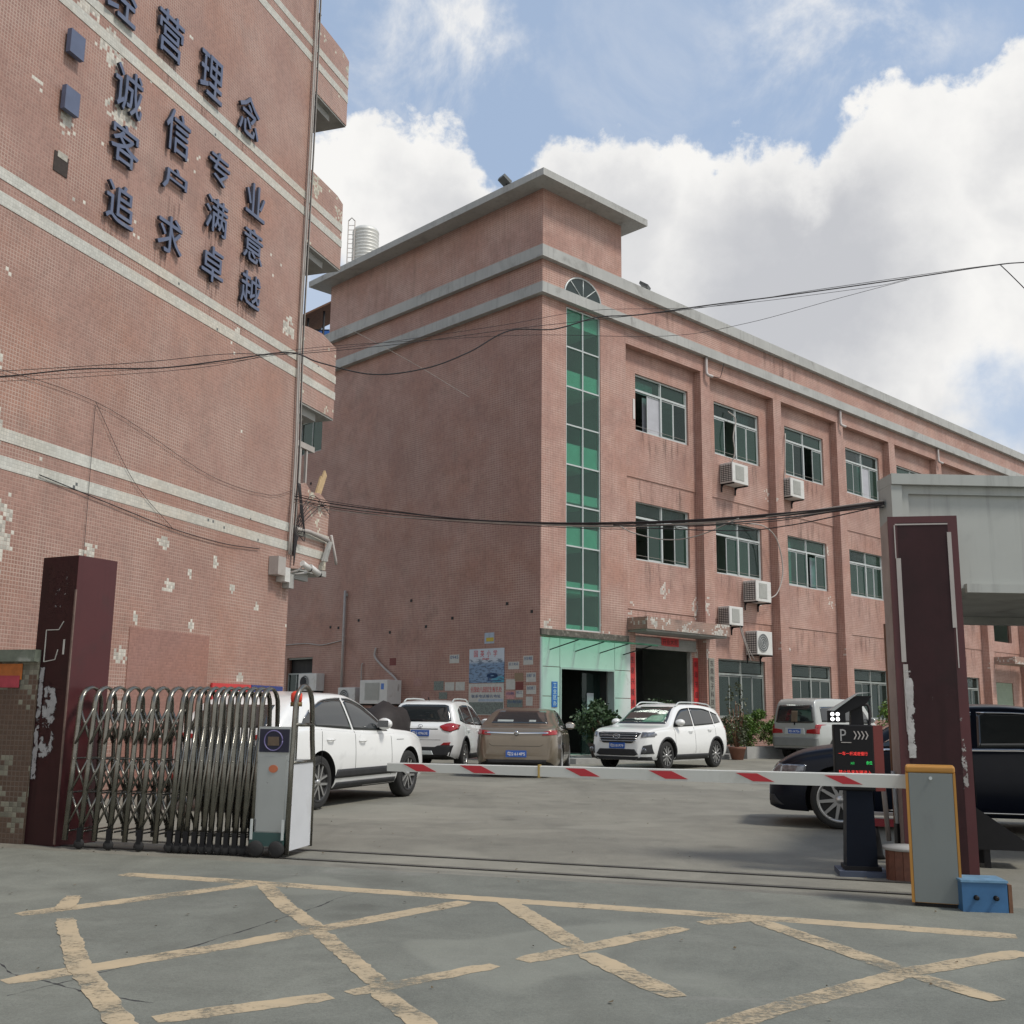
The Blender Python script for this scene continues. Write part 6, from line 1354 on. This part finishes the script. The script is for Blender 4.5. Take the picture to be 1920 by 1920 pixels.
# --- silver minivan from behind
van = dict(paint=SILV, wr=.33, arch=.385, track=.78, axles=(-1.38, 1.20), spokes=7, split=False, tumble=.20,
    top=[(-2.38, .45), (-2.37, .85), (-2.34, 1.15), (-2.28, 1.65), (-2.18, 1.88), (-2.0, 1.955), (-1.0, 1.99), (.6, 1.97), (1.0, 1.88), (1.7, 1.25), (2.0, 1.10), (2.25, .95), (2.36, .7), (2.38, .5)],
    belt=[(-2.38, .4), (-2.36, .9), (-2.25, 1.12), (-1.0, 1.12), (.8, 1.1), (1.6, 1.05), (2.1, .92), (2.38, .45)],
    wid=[(-2.38, .74), (-2.33, .82), (-2.2, .87), (-1.5, .90), (1.2, .90), (2.0, .83), (2.3, .70), (2.38, .6)],
    bot=[(-2.38, .34), (-2.0, .30), (1.5, .26), (2.38, .28)],
    windows=[(curve((-2.05, 1.20), (-1.1, 1.20)), curve((-2.0, 1.68), (-1.1, 1.70))), (curve((-1.02, 1.20), (.02, 1.20)), curve((-1.02, 1.70), (.02, 1.70))), (curve((.1, 1.18), (1.35, 1.13)), curve((.1, 1.70), (.75, 1.68), (.95, 1.55), (1.3, 1.2)))],
    seams=[(-1.06, .4, 1.15, 0), (.06, .4, 1.15, 0), (1.3, .4, 1.1, 0)], handles=[(-.9, 1.0), (.25, 1.0)], mirror=(1.2, 1.22),
    rear=[('rear_window', curve((-.68, 1.20), (-.62, 1.16), (.62, 1.16), (.68, 1.20)), curve((-.60, 1.70), (-.54, 1.74), (.54, 1.74), (.60, 1.70)), m_cglass), ('tail_light', curve((-.84, .82), (-.42, .84)), curve((-.84, 1.00), (-.44, .95)), m_tail, .014), ('tail_light', curve((.42, .84), (.84, .82)), curve((.44, .95), (.84, 1.00)), m_tail, .014), ('tail_light', curve((-.85, 1.0), (-.72, 1.0)), curve((-.84, 1.12), (-.74, 1.12)), m_tail, .012), ('tail_light', curve((.72, 1.0), (.85, 1.0)), curve((.74, 1.12), (.84, 1.12)), m_tail, .012),
          ('bumper', curve((-.82, .42), (.82, .42)), curve((-.82, .70), (.82, .70)), pbr('bumper_grey', (.20, .21, .2), .5, var=.1), .02), ('parcel', curve((-.1, 1.2), (.12, 1.2)), curve((-.1, 1.55), (.12, 1.55)), pbr('carton', (.16, .12, .08), .5, var=.2), .0075), ('plate_frame', curve((-.38, .80), (.38, .80)), curve((-.34, 1.0), (.34, 1.0)), m_alu, .010), ('wiper', curve((-.02, 1.10), (.02, 1.10)), curve((-.02, 1.2), (.02, 1.2)), m_blackp, .02)],
    front=[('windscreen', curve((-.72, 1.16), (.72, 1.16)), curve((-.66, 1.80), (.66, 1.80)), m_cglass)], plates=[('B', '粤S·3K726', .90)])
c5 = car('silver_minivan', 'silver and white minivan seen from behind near the planter bed', 'van', (10.85, 37.3), 44, van)
# --- dark blue sedan at right, side on
nav = dict(paint=NAVY, wr=.345, arch=.40, track=.81, axles=(-1.42, 1.53), rim=.76, spokes=10, split=False,
    top=[(-2.52, .55), (-2.48, .88), (-2.3, 1.04), (-1.95, 1.10), (-1.5, 1.28), (-.9, 1.45), (-.3, 1.505), (.3, 1.49), (.6, 1.40), (1.15, 1.10), (1.35, 1.02), (1.9, .92), (2.15, .82), (2.30, .70), (2.36, .50)],
    belt=[(-2.52, .5), (-2.4, .85), (-2.1, .97), (-1.2, .975), (0, .955), (1.2, .92), (1.9, .83), (2.25, .68), (2.42, .4)],
    wid=[(-2.52, .68), (-2.42, .80), (-2.1, .89), (-1.4, .935), (0, .93), (1.4, .93), (1.9, .88), (2.15, .80), (2.32, .68), (2.42, .52)],
    bot=[(-2.52, .34), (-2.1, .22), (-1.3, .18), (1.5, .18), (2.2, .19), (2.42, .26)],
    windows=[(curve((-1.72, 1.06), (-1.1, 1.01)), curve((-1.62, 1.12), (-1.1, 1.30))), (curve((-1.04, 1.01), (-.05, .985)), curve((-1.04, 1.32), (-.6, 1.385), (-.08, 1.395))), (curve((.02, .985), (1.08, .97)), curve((-.02, 1.395), (.4, 1.34), (.98, 1.03)))],
    seams=[(-1.07, .4, .98, .03), (-.0, .33, .97, .02), (1.05, .33, .94, 0)], handles=[(-.85, .86), (.2, .84)], handle_mat=m_chrome, mirror=(.82, 1.0), trim=m_chrome,
    front=[('windscreen', curve((-.68, 1.04), (.68, 1.04)), curve((-.56, 1.40), (.56, 1.40)), m_cglass), ('grille', curve((-.40, .42), (.40, .42)), curve((-.48, .74), (.48, .74)), m_clad, .008), ('headlight', curve((-.80, .62), (-.52, .62)), curve((-.78, .74), (-.54, .76)), m_head), ('headlight', curve((.52, .62), (.80, .62)), curve((.54, .76), (.78, .74)), m_head), ('intake', curve((-.75, .26), (.75, .26)), curve((-.7, .38), (.7, .38)), m_clad)],
    rear=[('rear_window', curve((-.62, 1.13), (.62, 1.13)), curve((-.54, 1.40), (.54, 1.40)), m_cglass)], plates=[('F', '粤S·7K516', .38)])
c6 = car('navy_sedan', 'dark blue saloon side on behind the kiosk and maroon pillar', 'car', (5.70, 13.85), -74, nav)
for v_ in 'LR':
    c6['patch']('headlight', [(1.92, .66), (2.22, .62)], [(1.90, .745), (2.2, .745)], m_head, v_, off=.010, nu=8, nv=4)
    c6['patch']('belt_trim', [(-1.7, .955), (-.5, .945), (1.08, .925)], [(-1.7, .985), (-.5, .975), (1.08, .955)], m_chrome, v_, off=.012, nu=26, nv=1)
    c6['patch']('sill_trim', [(-1.0, .235), (.98, .235)], [(-1.0, .255), (.98, .255)], m_chrome, v_, off=.012, nu=24, nv=1)
# --- covered dark motor tricycle between the cars by the wall
mt = thing('covered_tricycle', 'dark brown tarpaulin covered cargo tricycle between the white cars', 'tricycle', (-2.95, 25.6, 0), R(75))
b_ = MB(); b_.smooth = True; nu_ = 26
prof = [(-1.0, .3, .35), (-.95, 1.15, .45), (-.5, 1.45, .52), (0, 1.55, .55), (.45, 1.52, .55), (.8, 1.25, .5), (1.0, .9, .42), (1.08, .3, .35)]
rw = random.Random(4)
for i, (x_, h_, w2) in enumerate(prof):
    for j in range(13):
        a = pi*j/12; k_ = 1+.05*sin(j*5+i*3); b_.v.append((x_+rw.uniform(-.03, .03), -w2*cos(a)*k_*1.05, .28+max(0, sin(a))**.45*(h_-.28)*k_))
for i in range(len(prof)-1):
    for j in range(12): q = i*13+j; b_.face((q, q+1, q+14, q+13))
b_.face(tuple(range(13))); b_.face(tuple(len(prof)*13-1-j for j in range(13)))
b_.build('tarpaulin', pbr('tarp', (.016, .011, .009), .7, var=.35, nscale=3, bump=.5, bscale=8), mt)
for x_, y_ in ((-.75, -.42), (-.75, .42), (.85, 0)):
    w = MB().lathe([(.16, -.05), (.27, -.055), (.30, -.02), (.30, .02), (.27, .055), (.16, .05)], (x_, y_, .30), 'y', 24).build('wheel', m_tyre, mt); MB().lathe([(.001, -.03), (.17, -.03), (.17, .03), (.001, .03)], (x_, y_, .30), 'y', 18).build('hub', m_rim, w)

# ================================================================== OVERHEAD WIRES
def wire(label, px, Y0, Y1, r_=.012, mat=None, group='overhead cables', sag=0):
    o_ = thing('overhead_cable', label, 'cable', group=group); n = len(px)-1; x0_, x1_ = px[0][0], px[-1][0]
    pts_ = [at(x_, y_, Y0+(Y1-Y0)*(x_-x0_)/(x1_-x0_)) for x_, y_ in px]
    MB().tube(smooth_path(pts_, 8), r_, 6).build('strand', mat or m_wire, o_); return o_
wire('thick black cable sagging across the whole view under the tower', [(-520, 700), (-200, 712), (0, 706), (150, 692), (300, 690), (420, 676), (540, 661), (600, 680), (700, 702), (800, 690), (880, 660), (955, 620), (1040, 617), (1120, 595), (1200, 590), (1330, 572), (1480, 553), (1700, 522), (1860, 498), (1960, 490), (2400, 470), (3000, 430), (3700, 360)], 11.2, 16.5, .0085)
wire('thin wire just above the thick cable', [(-520, 725), (200, 684), (420, 664), (545, 664), (750, 645), (960, 617), (1130, 598), (1330, 575), (1520, 545), (1700, 519), (1860, 497), (1960, 490), (2500, 462), (3700, 352)], 11.25, 16.55, .004)
wire('faint wire crossing the tower below the cornice', [(-500, 740), (300, 697), (560, 655), (800, 638), (1000, 628), (1250, 630), (1400, 606), (1570, 560), (1705, 524)], 12, 13, .003)
wire('second faint wire on the tower wall', [(-500, 735), (300, 690), (545, 662), (700, 645), (940, 610), (1110, 582), (1330, 575), (1620, 540), (1700, 524)], 12, 13, .003)
wire('short wire drop at the right edge', [(1876, 497), (1900, 520), (1960, 580), (2200, 820), (2500, 1080)], 13.9, 15.2, .007)
wire('grey wire from tower corner to the pipe bracket', [(640, 610), (700, 640), (790, 690), (880, 745)], 25, 26, .006, m_wire2)
for k, (d0, d1, dy, r_, mt_) in enumerate(((0, 0, 0, .011, m_wire), (6, 4, 3, .009, m_wire), (12, -3, 6, .009, m_wire2), (-4, 2, 1, .006, m_wire), (4, 6, 8, .006, m_wire2), (9, 9, 12, .005, m_wire))):
    wire(['thickest black cable of the bundle from left building to the right pillar', 'second black cable under the thickest of the bundle', 'pale cable of the bundle', 'upper thin cable of the bundle', 'pale thin lower cable of the bundle', 'lowest black cable of the bundle'][k],
         [(552, 930+d0), (620, 944+d0), (740, 960+d0*.6+dy*.3), (880, 974+dy*.5), (1020, 980+dy*.6), (1150, 980+dy), (1300, 975+dy), (1450, 964+dy*.8+d1*.4), (1560, 954+d1*.7), (1657, 942+d1)], 21.3, 9.9, r_, mt_)
wire('pale cable drooping below the bundle between glass strip and pilaster', [(1160, 985), (1190, 1000), (1250, 1012), (1310, 1004), (1385, 972)], 14, 12.5, .007, m_wire2)
wire('thin cable spreading under the bundle towards the right pillar', [(1150, 985), (1300, 985), (1400, 978), (1500, 968), (1600, 953), (1657, 946)], 14, 9.9, .006)
wire('lower thin cable fanning out to the right pillar', [(1200, 990), (1380, 995), (1480, 985), (1580, 965), (1657, 947)], 14, 9.9, .006)

# small stray marks on the gable and litter on the ground
for c_, z_ in ((3.9, 4.3), (5.2, 4.1), (8.9, 4.5), (10.1, 4.3), (7.1, 4.0), (1.4, 4.6), (.35, 4.3), (12.3, 9.9), (10.6, 4.35), (6.0, 5.0)):
    MB().box(-.012, -.0, c_-.05, c_+.05, z_-.04, z_+.05).build('wall_hole', m_dark, main)
rnd = random.Random(12); b_ = MB()
for _ in range(170):
    y_ = rnd.uniform(4.5, 24); x_ = rnd.uniform(-.5, .45)*y_; s_ = rnd.uniform(.008, .024); a_ = rnd.uniform(0, 6.28)
    b_.quad((x_, y_, .012), (x_+s_*cos(a_), y_+s_*sin(a_), .016), (x_+s_*1.4*cos(a_+.6), y_+s_*1.4*sin(a_+.6), .02), (x_+s_*cos(a_+1.3), y_+s_*sin(a_+1.3), .011))
b_.build('ground_litter', pbr('litter', (.12, .09, .05), .9, var=.5, nscale=3), None, kind='stuff', label='tiny dry leaves and grit scattered over the concrete')

# rain runs under sills, ledges and outdoor units
m_rain = bpy.data.materials.new('rain_run'); m_rain.use_nodes = True
k_ = NT(m_rain.node_tree); b_ = k_.n['Principled BSDF']; b_.inputs['Base Color'].default_value = (.075, .055, .045, 1); b_.inputs['Roughness'].default_value = .9
cc = k_.new('ShaderNodeTexCoord').outputs['Object']; X_, Y_, Z_ = k_.sep(cc)[:3]
oi = k_.new('ShaderNodeObjectInfo').outputs['Random']
vv = k_.v('ADD', k_.v('MULTIPLY', cc, (3.2, 1, .45)), k_.xyz(k_.m('MULTIPLY', oi, 50.), 0., 0.))
al = k_.m('MULTIPLY', k_.m('MULTIPLY', k_.rng(Z_, -1.5, 0., 0, 1), k_.rng(Z_, -.03, 0., 1, .3)), k_.rng(k_.noise(vv, 1., 6, .65), .48, .8, 0, .34))
k_.set(b_.inputs['Alpha'], k_.m('MULTIPLY', al, k_.rng(k_.m('ABSOLUTE', X_), 1.1, 1.5, 1, 0)))
rr_ = MB().box(-1.5, 1.5, 0, .002, -1.6, 0).mesh('rain_run', m_rain)
for i, u in wins[:8]:
    if i != 6: link('rain_run', rr_, main, loc=(u+1.47, .325, 6.35)); link('rain_run', rr_, main, loc=(u+1.47, .295, 10.72))
for i in range(7):
    link('rain_run', rr_, main, loc=(rec0[i]+2.1, .325, 9.06)); link('rain_run', rr_, main, loc=(rec0[i]+2.1, .355, 4.70))
link('rain_run', rr_, main, loc=(6.4, -.003, 15.24)); link('rain_run', rr_, main, loc=(13.4, -.003, 15.24))
